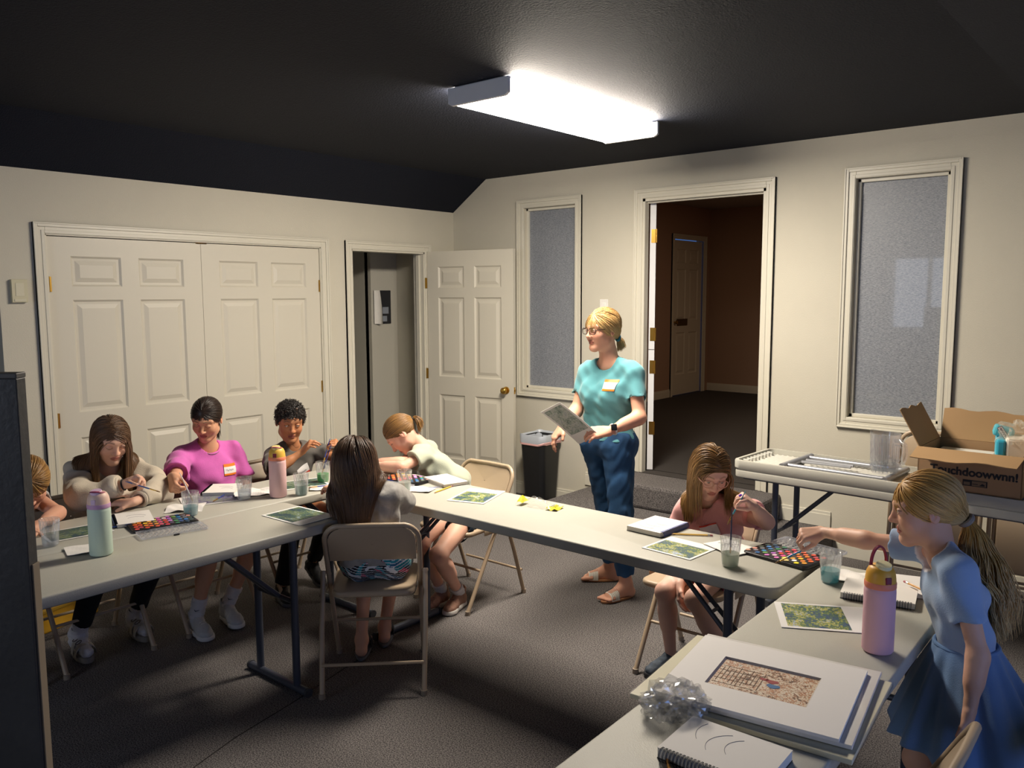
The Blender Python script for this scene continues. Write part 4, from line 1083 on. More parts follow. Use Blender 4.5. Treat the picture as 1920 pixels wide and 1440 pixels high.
V = [(x, y, .0235+.006*max(0, math.sin(PI*i/1.5+PI/2*((j//3) % 2)))*abs(math.sin(PI*j/3))) for j, y in enumerate(Y) for i, x in enumerate(X)]
m_ = len(X); F = [[j*m_+i, j*m_+i+1, (j+1)*m_+i+1, (j+1)*m_+i] for j in range(len(Y)-1) for i in range(m_-1)]
mb._add(V, F); mb.ob('waffle_panel', mat('waffle_plastic', '#c6c4bb', .5), tt, True)
mb = MB()
for s in (-1, 1):
    for k in range(9): mb = MB(); x = s*(L/2-.0365); mb.box((x-.0185, -W/2+.045+k*.042, .02), (x+.0185, -W/2+.062+k*.042, .046), .003); mb.ob('end_rib', under, tt)
steel = mat('tube_steel', '#9b9da3', .35, metal=.5)
for s in (-1, 1):
    x = s*(L/2-.27); mb = MB(); mb.tube([(x, -.19, .045), (x, .19, .045)], .018, 12)
    for y in (-.14, .14): mb.tube([(x, y, .045), (x-s*.52, y, .045)], .0135, 10)
    mb.tube([(x-s*.52, -.17, .045), (x-s*.52, .17, .045)], .016, 12); mb.ob('leg', steel, tt, True)
    mb = MB(); mb.tube([(x-s*.04, -.03, .052), (x-s*.30, -.02, .056)], .008, 8); mb.tube([(x-s*.04, .03, .052), (x-s*.30, .02, .056)], .008, 8); mb.ob('brace', steel, tt, True)

# ------------------------------------------------------------------ steel folding chairs
chm = mat('chair_enamel', '#b09c83', .36, spec=.5, bump=.04, bscale=300)
def chair_parts():
    P = {}
    mb = MB(); pts = []
    top, fy = .735, .21
    yb = lambda z: -.195+(fy+.195)*(1-z/top)     # sloping line of the back frame
    r = .075
    for s in (-1,): pts += [(-.200, fy, .012), (-.200, yb(.3), .3), (-.200, yb(.55), .55), (-.200, yb(top-r), top-r)]
    for k in range(1, 7):
        a = PI/2*k/7; pts.append((-.200+r*(1-math.cos(a)), yb(top-r+r*math.sin(a)), top-r+r*math.sin(a)))
    m = [(-x, y, z) for x, y, z in pts[::-1]]; pts += [(0, yb(top)+.004-.006, top)] + m
    mb.tube(pts, .0112, 12); P['frame'] = mb
    mb = MB()   # backrest: dished sheet with rolled edge
    o = [(-.186, .555), (.186, .555), (.186, .655)]
    for k in range(0, 8):
        a = PI/2*k/7; o.append((.115+.071*math.cos(a), .655+.071*math.sin(a)))
    o += [(-x, z) for x, z in o[2:][::-1]]
    q = lambda x, z, d: (x, yb(z)-.010*(1-(x/.19)**2)-.002+d, z)
    n = len(o); c = (0, .64)
    rings = []
    for sc_, d in ((1.0, -.006), (1.0, .006), (.9, .0075), (.55, .004), (0.02, .003)): rings.append([q(c[0]+(x-c[0])*sc_, c[1]+(z-c[1])*sc_, d) for x, z in o])
    back = []
    for sc_, d in ((.9, -.0065), (.55, -.004), (.02, -.003)): back.append([q(c[0]+(x-c[0])*sc_, c[1]+(z-c[1])*sc_, d) for x, z in o])
    al = back[::-1]+rings; vs = [v for r_ in al for v in r_]; fs = []
    for a in range(len(al)-1): fs += [[a*n+k, a*n+(k+1) % n, (a+1)*n+(k+1) % n, (a+1)*n+k] for k in range(n)]
    mb._add(vs, fs); P['backrest'] = mb
    mb = MB()   # seat pan with rounded front and skirt
    o = rrect(.385, .385, .05, 6, 0, .015); o = [(x*(1-.10*max(0, -(y-.015))/.19), y) for x, y in o]
    mb.prism(o, .412, .440, .011, seg=3); P['seat'] = mb
    for i, s in enumerate((-1, 1)):
        mb = MB(); mb.tube([(s*.222, -.065, .50), (s*.222, -.15, .27), (s*.215, -.24, .012)], .0112, 12); mb.tube([(s*.222, -.066, .497), (s*.222, -.069, .487)], .0135, 12)
        P['rear_leg.%d' % i] = mb
        mb = MB(); mb.box((s*.2105-.002, -.055, .405), (s*.2105+.002, .085, .44), .001); mb.tube([(s*.200, yb(.42), .42), (s*.226, yb(.42), .42)], .006, 8); P['bracket.%d' % i] = mb
    mb = MB(); mb.tube([(-.215, -.226, .05+.09), (.215, -.226, .05+.09)], .0075, 8); P['rear_stretcher'] = mb
    mb = MB(); mb.tube([(-.200, yb(.21), .21), (.200, yb(.21), .21)], .0075, 8); P['front_stretcher'] = mb
    for i, (x, y) in enumerate(((-.200, fy), (.200, fy), (-.2155, -.240), (.2155, -.240))):
        mb = MB(); mb.tube([(x, y, 0), (x, y, .022)], .0142, 12); P['foot_cap.%d' % i] = mb
    return P
capm = mat('chair_foot_plastic', '#8f8272', .5)
CH = None
def chair(label, x, y, rz, z=0):
    global CH
    if CH is None:
        t = thing('folding_chair', label, 'chair', (x, y, z), rz)
        for k, mb in chair_parts().items(): mb.ob(k.split('.')[0], capm if 'cap' in k else chm, t, True, angle=50)
        CH = t; return t
    return copy_thing(CH, (x, y, z), rz, label)
chair('tan steel folding chair in the foreground under the girl with her back turned', 2.42, -3.02, .779)
chair('tan folding chair beside the open closet door leaf, its back empty behind the leaning girl', 2.085, -2.07, PI)
chair('tan folding chair of the girl in the cream sweatshirt', 1.2, -3.76, -PI/2)
chair('tan folding chair of the girl in the bright pink shirt', 1.2, -3.18, -PI/2)
chair('tan folding chair of the curly haired boy', 1.185, -2.61, -PI/2)
chair('tan folding chair of the child hidden behind the dark panel', 1.2, -4.27, -PI/2)
chair('tan folding chair of the girl in pink with round eyeglasses', 3.53, -2.08, PI)
chair('folding chair at the skirt of the girl in light blue, only its seat showing', 4.93, -2.97, PI/2)
chair('folding chair in the bottom right corner, its backrest seen edge on', 4.67, -3.5, PI/2)
# folded chairs leaning between the back table and the wall
def folded(label, x, y, rz, lean):
    t = thing('folding_chair', label, 'chair', (x, y, 0), rz)
    M = Matrix.Rotation(lean, 4, 'X')
    r = .08; pts = [(-.2, 0, .01), (-.2, 0, .95-r)]+[(-.2+r*(1-math.cos(PI/2*k/7)), 0, .95-r+r*math.sin(PI/2*k/7)) for k in range(1, 8)]; pts += [(-a, b, c) for a, b, c in pts[::-1]]
    def put(mb, nm, m=chm): xf(mb, M); mb.ob(nm, m, t, True, angle=50)
    mb = MB(); mb.tube(pts, .0112, 12); put(mb, 'frame')
    mb = MB(); mb.prism(rrect(.37, .19, .07, 7, 0, .835), -.007, .004, .003, Matrix(((1, 0, 0, 0), (0, 0, -1, 0), (0, 1, 0, 0), (0, 0, 0, 1)))); put(mb, 'backrest')
    mb = MB(); mb.prism(rrect(.375, .37, .05, 6, 0, .45), -.028, -.004, .008, Matrix(((1, 0, 0, 0), (0, 0, 1, 0), (0, 1, 0, 0), (0, 0, 0, 1)))); put(mb, 'seat')
    for s in (-1, 1): mb = MB(); mb.tube([(s*.222, -.02, .62), (s*.216, -.03, .06)], .0112, 10); put(mb, 'rear_leg')
    mb = MB(); mb.tube([(-.216, -.03, .14), (.216, -.03, .14)], .0075, 8); put(mb, 'rear_stretcher')
    mb = MB(); mb.tube([(-.2, 0, .2), (.2, 0, .2)], .0075, 8); put(mb, 'front_stretcher')
    return t
folded('folded tan chair standing behind the pitcher, its rounded top beside the box flap', 4.14, -.62, 0, -.10)
folded('folded tan chair under the back table near the right edge, front of its pair', 4.62, -.60, .03, -.13)
folded('folded tan chair under the back table near the right edge, rear of its pair', 4.64, -.52, .03, -.12)

# ------------------------------------------------------------------ other loose furniture
# dark upright panel close to the camera on the left
t = thing('room_divider', 'tall dark grey upright panel at the left edge, nearest the camera', 'divider', (3.217, -4.694, 0), math.atan2(.6445, .7646))
mb = MB(); mb.box((-.75, 0, 0), (0, .035, 1.522), .002); mb.ob('panel', mat('panel_charcoal', '#3b3a39', .5, bump=.3, bscale=60, var=.25, vscale=5), t)
mb = MB(); mb.box((-.75, -.001, 1.522), (.001, .036, 1.534), .002); mb.ob('top_edge', mat('panel_edge', '#53504a', .5), t)
mb = MB(); mb.box((0, .008, .0), (.004, .034, 1.1), .001); mb.ob('edge_strip', mat('panel_beige', '#8d7d66', .6), t)
# waste bin with liner
t = thing('waste_bin', 'tall black waste bin with white liner bag between closet door and woman', 'bin', (1.105, -.15, 0))
mb = MB(); a = rrect(.20, .20, .04, 5); b = rrect(.25, .265, .05, 5); n = len(a); hb = .56
vs = [(x, y, 0) for x, y in a]+[(x, y, hb) for x, y in b]+[(x*.96, y*.95, hb) for x, y in b]+[(x*.94, y*.93, .02) for x, y in a]
f = [[k*n+i, k*n+(i+1) % n, (k+1)*n+(i+1) % n, (k+1)*n+i] for k in range(3) for i in range(n)]+[list(range(n))[::-1], list(range(3*n, 4*n))]
mb._add(vs, f); mb.ob('body', mat('bin_black', '#17181a', .42), t, True, angle=35)
def bag(nm, z0, z1, k, m, amp):
    mb = MB(); vs = []; nn = 60; b2 = rrect(.25, .265, .05, 14)
    rows = [(z0-.16, .86), (z1-.03, .94), (z1, .975), (z1+.006, 1.02), (z1-.008, 1.05), (z0+.012, 1.045), (z0, 1.035)]
    for q, (z, s) in enumerate(rows):
        for i, (x, y) in enumerate(b2):
            w_ = amp*(math.sin(i*.47+q)*.6+math.sin(i*.21+2*q))*(1 if q > 3 else .4)
            vs.append((x*(s+w_*.8), y*(s+w_*.8), z+.005*math.sin(i*.33+q*.4)))
    n = len(b2); mb._add(vs, [[q*n+i, q*n+(i+1) % n, (q+1)*n+(i+1) % n, (q+1)*n+i] for q in range(len(rows)-1) for i in range(n)]); return mb.ob(nm, m, t, True)
bag('liner_bag', .515, .572, 1, mat('liner_grey', '#b9c0c9', .35), .012)
bag('drawstring', .500, .522, 1, mat('liner_pink', '#d8a7a4', .5), .012)
# yellow thing on the floor by the doors
t = thing('storage_box', 'low yellow box on the floor under the far left table', 'box', (.62, -3.78, 0), .3)
mb = MB(); mb.box((-.17, -.22, 0), (.17, .22, .11), .01); mb.ob('body', mat('box_yellow', '#d9a52c', .5), t)
mb = MB(); mb.box((-.175, -.225, .10), (.175, .225, .13), .01); mb.ob('lid', mat('box_yellow_lid', '#e3b43a', .5), t)
# curled photograph on the closet wall
o = sheet('wall_photo', .20, .30, mat('print_dark', '#2c2d31', .3), 8, 8, lambda x, y: .004)
tag(o, 'dark photo print curling off the wall inside the closet', 'print'); o.matrix_world = Matrix.Translation((-.535, -.385, 1.59)) @ MA
mb = MB(); pts = []
V = []; nx, ny = 14, 10
for j in range(ny):
    for i in range(nx):
        a = i/(nx-1); y = (j/(ny-1)-.5)*.30; cr = a*2.3*(.55+.45*(1-j/(ny-1))); r_ = .045
        V.append((-.10+.045*0+ (r_*math.sin(cr))-0.0+.02*j/(ny-1)*0, y, .008+r_*(1-math.cos(cr))))
F = [[j*nx+i, j*nx+i+1, (j+1)*nx+i+1, (j+1)*nx+i] for j in range(ny-1) for i in range(nx-1)]
mb._add(V, F); mb.ob('curled_back', mat('paper_white', '#e2e0da', .7), o, True)
mb = MB(); mb.box((.0, -.06, .006), (.07, .0, .0075)); mb.box((-.02, -.13, .006), (.05, -.08, .0075)); mb.ob('pale_patch', mat('photo_pale', '#8b929c', .4), o)
# cardboard carton on the folded table
ZB = TZ+.055
cb = mat('cardboard', '#a5835f', .8, bump=.1, bscale=150, var=.04, vscale=5); cbin = mat('cardboard_inside', '#a8875f', .85)
t = thing('cardboard_box', 'open brown carton with black printing on the back table', 'box', (4.415, -1.03, ZB+.002), -.03)
mb = MB(); w_, d_, h_ = .215, .175, .185; th = .005
mb.box((-w_, -d_, 0), (w_, -d_+th, h_)); mb.box((-w_, d_-th, 0), (w_, d_, h_)); mb.box((-w_, -d_, 0), (-w_+th, d_, h_)); mb.box((w_-th, -d_, 0), (w_, d_, h_)); mb.box((-w_, -d_, 0), (w_, d_, th)); mb.ob('body', cb, t)
def flap(nm, M, a, b, warp=0, taper=0):
    mb = MB(); nx, ny = 12, 5; V = []
    for s in (0, 1):
        for j in range(ny):
            for i in range(nx):
                x = (i/(nx-1)-.5)*a; y = j/(ny-1)*b; x *= 1-taper*j/(ny-1)
                V.append((x, y+(.006*math.sin(i*1.3) if j == ny-1 else 0), s*.004+warp*math.sin(i*.6)*(j/(ny-1))**2))
    F = []; o = nx*ny
    for j in range(ny-1):
        for i in range(nx-1):
            q = j*nx+i; F += [[q+nx, q+nx+1, q+1, q], [o+q, o+q+1, o+q+nx+1, o+q+nx]]
    edge = [i for i in range(nx)]+[j*nx+nx-1 for j in range(1, ny)]+[(ny-1)*nx+i for i in range(nx-2, -1, -1)]+[j*nx for j in range(ny-2, 0, -1)]
    for k in range(len(edge)): e0, e1 = edge[k], edge[(k+1) % len(edge)]; F.append([e0, e1, o+e1, o+e0])
    mb._add(V, F); xf(mb, M); return mb.ob(nm, cbin, t, True, angle=30)
Rx, Rz = (lambda a: Matrix.Rotation(a, 4, 'X')), (lambda a: Matrix.Rotation(a, 4, 'Z'))
T = Matrix.Translation
flap('front_flap', T((0, -d_, h_)) @ Rz(PI) @ Rx(-.22), .44, .135, .006, .03)
flap('rear_flap', T((0, d_, h_)) @ Rx(1.25), .42, .15, .004)
flap('side_flap', T((-w_, 0, h_)) @ Rz(PI/2) @ Rx(1.05), .34, .19, .004)
flap('side_flap', T((w_, 0, h_)) @ Rz(-PI/2) @ Rx(1.35), .34, .19, .004)
ink = mat('box_ink', '#1c1b20', .7)
text_mesh('printed_word', 'Touchdoowwnn!', .052, T((.02, -d_-.0012, .092)) @ Rx(PI/2), ink, t, .0004, .0016)
mb = MB(); MM = T((.03, -d_-.001, .045)) @ Rx(PI/2)
mb.box((-.05, -.014, 0), (.05, .014, .0008), 0, MM); mb.ob('printed_mark', ink, t)
mb = MB()
mb.box((-.012, -.011, .0008), (.045, .011, .0014), 0, MM); mb.box((-.046, -.010, .0008), (-.02, .004, .0014), 0, MM); mb.ob('mark_window', mat('mark_tan', '#7f6850', .8), t)
mb = MB(); mb.box((-.010, -.004, .0014), (.012, -.001, .0019), 0, MM); mb.prism([(.018, -.008), (.040, -.008), (.040, -.002), (.030, .003)], .0014, .0019, 0, MM); mb.ob('mark_detail', ink, t)
# packs inside the carton
t2 = thing('paper_ream', 'white paper pack lying inside the carton', 'paper', (4.37, -1.03, ZB+.010))
mb = MB(); mb.box((-.14, -.14, 0), (.10, .14, .14), .006); mb.ob('pack', mat('pack_white', '#e9e5da', .5), t2)
mb = MB(); mb.box((-.142, -.06, .02), (.102, -.02, .1415), .002); mb.ob('band', thin_clear('band_clear', haze=.2), t2)
def crumple(nm, c, size, seed, m, parent, n=26, amp=.35, flat=1.0):
    g = np.random.default_rng(seed); bm = bmesh.new(); bmesh.ops.create_icosphere(bm, subdivisions=4, radius=1)
    D = g.normal(size=(9, 3)); ph = g.uniform(0, 6, 9); fr = g.uniform(2.5, 7.5, 9)
    V = []
    for v in bm.verts:
        p = np.array(v.co); r_ = 1+amp*sum(abs(math.sin(fr[i]*(p@D[i])+ph[i])) for i in range(9))/4.5-amp; q = p*r_*np.array(size)
        V.append((c[0]+q[0], c[1]+q[1], c[2]+q[2]*flat))
    F = [[v.index for v in f.verts] for f in bm.faces]; bm.free(); mb = MB(); mb._add(V, F); return mb.ob(nm, m, parent)
t3 = thing('napkin_pack', 'torn clear pack of white napkins with a turquoise label on the carton', 'pack', (4.56, -1.0, ZB+.15), .2)
mb = MB(); mb.box((-.045, -.085, 0), (.062, .075, .10), .012); mb.ob('napkins', mat('napkin_white', '#efe9da', .85), t3)
mb = MB(); mb.box((-.082, -.087, 0), (-.043, .076, .09), .01); mb.ob('turquoise_end', mat('pack_turquoise', '#3fb4cf', .35), t3)
mb = MB(); M3 = T((-.06, -.03, .10)) @ Matrix.Rotation(.5, 4, 'Y') @ Matrix.Rotation(-.35, 4, 'X')
mb.box((-.055, -.02, 0), (.03, .06, .05), .012, T((-.045, .02, .085)) @ Matrix.Rotation(.25, 4, 'Y')); mb.ob('turquoise_flap', mat('pack_turquoise2', '#58bccd', .4), t3)
ML = T((-.055, -.0255, .118)) @ Rx(PI/2) @ Rz(-1.0)
mb = MB(); mb.box((-.03, -.011, 0), (.03, .011, .004), .002, ML); lb = mb.ob('name_label', mat('label_maroon', '#4b1420', .5), t3)
mb = MB(); mb.box((-.028, -.009, .004), (.028, .009, .0045), 0, ML); mb.ob('label_white', mat('label_wh', '#f1eee8', .5), lb)
text_mesh('label_word', 'Vanity', .019, ML @ T((0, 0, .005)), mat('label_maroon2', '#5a1522', .5), lb, .0003, .0006) if 0 else None
mb = MB(); mb.tube([(-.024+.004*i, .004*math.sin(i*2.1), .0048) for i in range(13)], .0016, 5); xf(mb, ML); mb.ob('label_lettering', mat('label_maroon2', '#5a1522', .5), lb)
crumple('clear_wrap', (.015, .01, .10), (.075, .075, .055), 3, thin_clear('wrap_clear', gloss=.06, rough=.2, haze=.28, hcol='#f3ede0'), t3, amp=.85)
# pitcher
t = thing('water_pitcher', 'clear ribbed plastic pitcher with a handle on the folded table', 'pitcher', (3.995, -1.015, ZB+.001), 2.6)
cl = thin_clear('pitcher_plastic', tint='#f6f7fa', gloss=.30, rough=.10, haze=.16, hcol='#f2f4f8')
mb = MB(); rib = lambda a, z: .022*abs(math.sin(a*9)) if .05 < z < .17 else (.03*abs(math.sin(a*9)) if z < .05 else 0)
mb.lathe([(.052, .0), (.060, .008), (.068, .045), (.064, .055), (.066, .06), (.071, .17), (.073, .2), (.074, .205)], 72, wob=rib)
for i, v in enumerate(mb.V):
    a = math.atan2(v[1], v[0]); k = max(0, math.cos(a))**14*max(0, (v[2]-.165)/.04); mb.V[i] = (v[0]*(1+.28*k), v[1]*(1+.1*k), v[2]+.008*k)

for k in range(20):
    a = 2*PI*k/20+.1; mb.tube([((.0665+.028*(z-.06))*math.cos(a), (.0665+.028*(z-.06))*math.sin(a), z) for z in (.062, .11, .165)], .0019, 6); mb.tube([((.058+.17*(z-.008))*math.cos(a), (.058+.17*(z-.008))*math.sin(a), z) for z in (.010, .03, .046)], .0024, 6)
mb.lathe([(.070, .204), (.068, .198), (.062, .06), (.06, .02), (.0, .015)], 48); mb.ob('body', cl, t, True)
mb = MB(); mb.lathe([(0, .016), (.058, .018), (.062, .05), (0, .05)], 40); mb.ob('water', thin_clear('pitcher_water', tint='#eef4f6', gloss=.05), t, True)
mb = MB(); mb.tube([(-.068, 0, .178), (-.10, 0, .182), (-.128, 0, .165), (-.134, 0, .12), (-.12, 0, .075), (-.098, 0, .058), (-.066, 0, .062)], [.011, .011, .012, .012, .011, .010, .010], 12); mb.tube([(-.068, 0, .155), (-.095, 0, .158), (-.112, 0, .145), (-.115, 0, .12), (-.104, 0, .088), (-.09, 0, .078), (-.067, 0, .08)], .004, 8); mb.ob('handle', cl, t, True)
# ------------------------------------------------------------------ things on the tables
Z0 = TZ+.001
cupm = thin_clear('cup_plastic', tint='#fbfcfd', gloss=.22, rough=.08, haze=.09, hcol='#ffffff')
def cup(label, x, y, water, wh=.5, rz=0, tint='#dfe9e6', haze=.35):
    t = thing('plastic_cup', label, 'cup', (x, y, Z0), rz, None)
    mb = MB(); H = .105
    sw = lambda a, z: .022*abs(math.sin(a*12+z*30)) if z > .052 else 0
    prof = [(.0, .002), (.027, .002), (.0285, .006)]+[(.0285+.0075*z/H, z) for z in np.linspace(.012, H, 16)]
    mb.lathe(prof, 72, wob=sw)
    mb.lathe([(.0352, H-.001), (.033, H*.6), (.0278, .006), (0, .005)], 40)
    for k in range(18):
        a0 = 2*PI*k/18; mb.tube([((.0287+.0075*z/H)*math.cos(a0+(z-.05)*9), (.0287+.0075*z/H)*math.sin(a0+(z-.05)*9), z) for z in np.linspace(.058, H-.004, 6)], .0010, 5)
    mb.tube([(.0362*math.cos(2*PI*i/40), .0362*math.sin(2*PI*i/40), H) for i in range(40)], .0011, 6, closed=True)
    mb.ob('wall', cupm, t, True)
    h = .105*wh; r = .0278+.0068*h/H
    wm = thin_clear('cup_water_'+water, tint=tint, gloss=.05, haze=haze, hcol=tint)
    mb = MB(); mb.lathe([(0, .0055), (.0272, .0055), (r, h), (0, h)], 36); mb.ob('water', wm, t, True, angle=30)
    return t
cup('clear ribbed cup of clear water beside the dark panel, leftmost on the tables', 1.822, -4.14, 'clear', .35, 0, '#e9eef3', .1)
cup('ribbed cup of pale blue water beside the pink shirt girl\'s painting hand', 1.826, -3.563, 'paleblue', .40, 1, '#b9dbe0', .45)
cup('ribbed cup of clear water at the edge of the pink shirt girl\'s sketchbook', 1.754, -3.252, 'clear', .42, 2, '#e9eef3', .1)
cup('ribbed cup of cloudy water behind the printed sheet nearest the foreground girl', 1.893, -3.03, 'cloudy', .48, 3, '#cfe0dc', .6)
cup('ribbed cup of bright green water in front of the curly haired boy', 1.745, -2.79, 'green', .42, 4, '#3fc85a', .75)
cup('ribbed cup of milky water between the foreground girl and the leaning girl', 2.225, -2.66, 'milky', .45, 5, '#d3e0da', .55)
cup('ribbed cup of grey green water holding a brush, before the girl with round eyeglasses', 3.958, -2.693, 'greygreen', .46, 6, '#b9c4b1', .5)
cup('ribbed cup of turquoise water where the middle and right tables meet', 4.288, -2.633, 'turquoise', .42, 7, '#56c6cf', .65)

def bottle(label, x, y, rz, body, band, dome, cap_, loop, button, loop_up):
    t = thing('water_bottle', label, 'bottle', (x, y, Z0), rz)
    R = .0405
    mb = MB(); mb.lathe([(0, 0), (R-.008, 0), (R-.003, .002), (R, .007), (R, .168), (R-.0005, .176), (R-.004, .182), (0, .182)], 48); mb.ob('body', mat('powder_'+body, body, .55, spec=.4, bump=.15, bscale=900), t, True)
    mb = MB(); mb.lathe([(0, .180), (R-.0005, .180), (R, .182), (R, .194), (R-.001, .196), (0, .196)], 48); mb.ob('band', mat('band_'+band, band, .5), t, True)
    mb = MB(); mb.lathe([(0, .195), (R-.0015, .195), (R-.002, .205), (R-.004, .22), (R-.0095, .232), (R-.016, .238), (0, .240)], 48); mb.ob('lid', mat('lid_'+dome, dome, .45), t, True)
    mb = MB(); M = T((.012, 0, .238)); mb.lathe([(0, -.03), (.019, -.03), (.020, -.02), (.0205, .004), (.019, .008), (0, .009)], 32, M=M @ Matrix.Rotation(.25, 4, 'Y')); mb.ob('spout_cap', mat('spout_'+cap_, cap_, .45), t, True)
    mb = MB(); mb.box((R-.010, -.009, .196), (R-.001, .009, .216), .003); mb.ob('button', mat('button_'+button, button, .4), t)
    lm = mat('loop_'+loop, loop, .45); mb = MB()
    if loop_up: pts = [(-.012+.0*a, .021*math.cos(a)*1.05, .236+.046*math.sin(a)*1.1) for a in np.linspace(-.35, PI+.35, 17)]
    else: pts = [(.0+.030*math.sin(a)*.9, .0235*math.cos(a), .236+.008*math.sin(a)) for a in np.linspace(-.2, PI+.2, 15)]
    for o in (-.003, 0, .003): mb.tube([(p[0]+o, p[1], p[2]) for p in pts], .0028, 8)
    mb.ob('carry_loop', lm, t, True)
    return t
bottle('mint green water bottle with pale pink lid on the left table', 2.085, -4.062, -.9, '#c5d8c6', '#c79bc0', '#ecc9b6', '#e3c3dd', '#9b3b5c', '#e3c3dd', False)
bottle('pink water bottle with yellow lid on the left tables, before the curly haired boy', 1.834, -3.12, -.9, '#e5bdbd', '#ef8e6a', '#e3b74c', '#e6cf86', '#b05266', '#7e2038', False)
bottle('large pink water bottle with raised burgundy loop on the right table', 4.574, -3.091, -.75, '#e2b2bd', '#ec8a6c', '#e5a93a', '#e4dcae', '#8d2440', '#7d1630', True)

# paint palettes
PANS = ['#c9947a', '#8a7f86', '#1f5f9c', '#6f9f4e', '#d273c4', '#f4cfd8', '#e078c0', '#f2dd5e', '#f6d68a', '#ffffff', '#f7e21c', '#f4a93a',
        '#e3a08d', '#7a7d86', '#2b7fb5', '#3f5c50', '#b668c6', '#ef4f3a', '#e94f9d', '#b49a4a', '#f5b04c', '#f7c631', '#f28a2c', '#ee6a2a',
        '#5b6a5a', '#4a86c8', '#2a6fa8', '#3f8a57', '#d98ee0', '#ee4b3d', '#ea5a86', '#f0993e', '#f27a34', '#f08b2f', '#ec5c3a', '#e94f3c',
        '#51605a', '#2f4a60', '#33548e', '#35775a', '#5c4a6a', '#e64a5a', '#e8607a', '#ee6a4a', '#ef6a3c', '#e8553a', '#c24a58', '#e55a55']
trayb = mat('tray_black', '#0e0d11', .3, spec=.5)
lidm = thin_clear('palette_lid', tint='#f6f7fb', gloss=.24, rough=.14, haze=.30, hcol='#f0f2fa')
PAN_ME = None
def palette(label, x, y, rz, pans=True, lid_d=.14, flip=False, L=.262, W=.165):
    """Black tray of round colours, clear lid hinged open along one long side (+y)."""
    global PAN_ME
    t = thing('paint_palette', label, 'paint palette', (x, y, Z0), rz)
    mb = MB(); mb.prism(rrect(L, W, .02, 5), 0, .011, .003); mb.prism(rrect(L-.012, W-.012, .016, 5), .0105, .0125, .0005); mb.ob('tray', trayb, t, True, angle=40)
    if pans:
        if PAN_ME is None: mb = MB(); mb.lathe([(0, .0), (.0092, 0), (.0092, .0016), (.0085, .0022), (.004, .0015), (0, .0014)], 20); PAN_ME = mb.me('paint_pan', None, True)
        k = 0
        for r_ in range(4):
            for c in range(12):
                col = PANS[(r_*12+(11-c if flip else c)) % 48]
                me = PAN_ME.copy(); me.materials.clear(); me.materials.append(mat('pan_'+col, col, .55))
                o = link('paint_pan', me, t)
                o.location = (-.5*L+.020+c*(L-.042)/11+(.004 if r_ % 2 else -.004)*0+((r_-1.5)*.004), -.5*W+.030+r_*(W-.058)/3+(.0095 if c % 2 else -.0095), .0125)
    mb = MB(); lid_o = rrect(L, lid_d, .018, 5)
    M = T((0, W/2+lid_d/2+.004, .003))
    n = len(lid_o); ii = rrect(L-.006, lid_d-.006, .015, 5)
    vs = [(a, b, 0) for a, b in lid_o]+[(a, b, .008) for a, b in lid_o]+[(a, b, .008) for a, b in ii]+[(a, b, .002) for a, b in ii]
    f = [[q*n+i, q*n+(i+1) % n, (q+1)*n+(i+1) % n, (q+1)*n+i] for q in range(3) for i in range(n)]
    mb._add([M @ Vector(v) for v in vs], f)
    # dimpled sheet of the lid
    nx, ny = 79, 34; X = np.linspace(-L/2+.004, L/2-.004, nx); Y = np.linspace(-lid_d/2+.004, lid_d/2-.004, ny)
    V = []
    for j, yy in enumerate(Y):
        for i, xx in enumerate(X):
            z = .0025+.0042*max(0, math.sin(xx*2*PI/.0212+(PI if (j//7) % 2 else 0)))*max(0, math.sin(yy*2*PI/.034))**.5 if math.sin(yy*2*PI/.034) > 0 else .0025+.0042*max(0, math.sin(xx*2*PI/.0212+PI))*abs(math.sin(yy*2*PI/.034))**.5
            V.append(M @ Vector((xx, yy, z)))
    mb._add(V, [[j*nx+i, j*nx+i+1, (j+1)*nx+i+1, (j+1)*nx+i] for j in range(ny-1) for i in range(nx-1)])
    mb.ob('lid', lidm, t, True)
    mb = MB()
    for s in (-1, 1): mb.box((s*L*.32-.012, W/2-.002, .006), (s*L*.32+.012, W/2+.006, .014), .002)
    mb.box((-.012, W/2+lid_d-.001, .0), (.012, W/2+lid_d+.006, .006), .002)
    mb.ob('hinge', trayb, t)
    return t
palette('open paint palette by the mint green bottle, clear lid folded towards the camera', 1.868, -3.715, math.atan2(.29, .062)+PI, True, .12)
palette('open paint palette before the girl with round eyeglasses, at the table corner', 4.072, -2.475, -.19, True, .125)
palette('open paint palette under the leaning girl\'s arms, lid towards the foreground girl', 2.06, -2.49, PI+.12, True, .13)

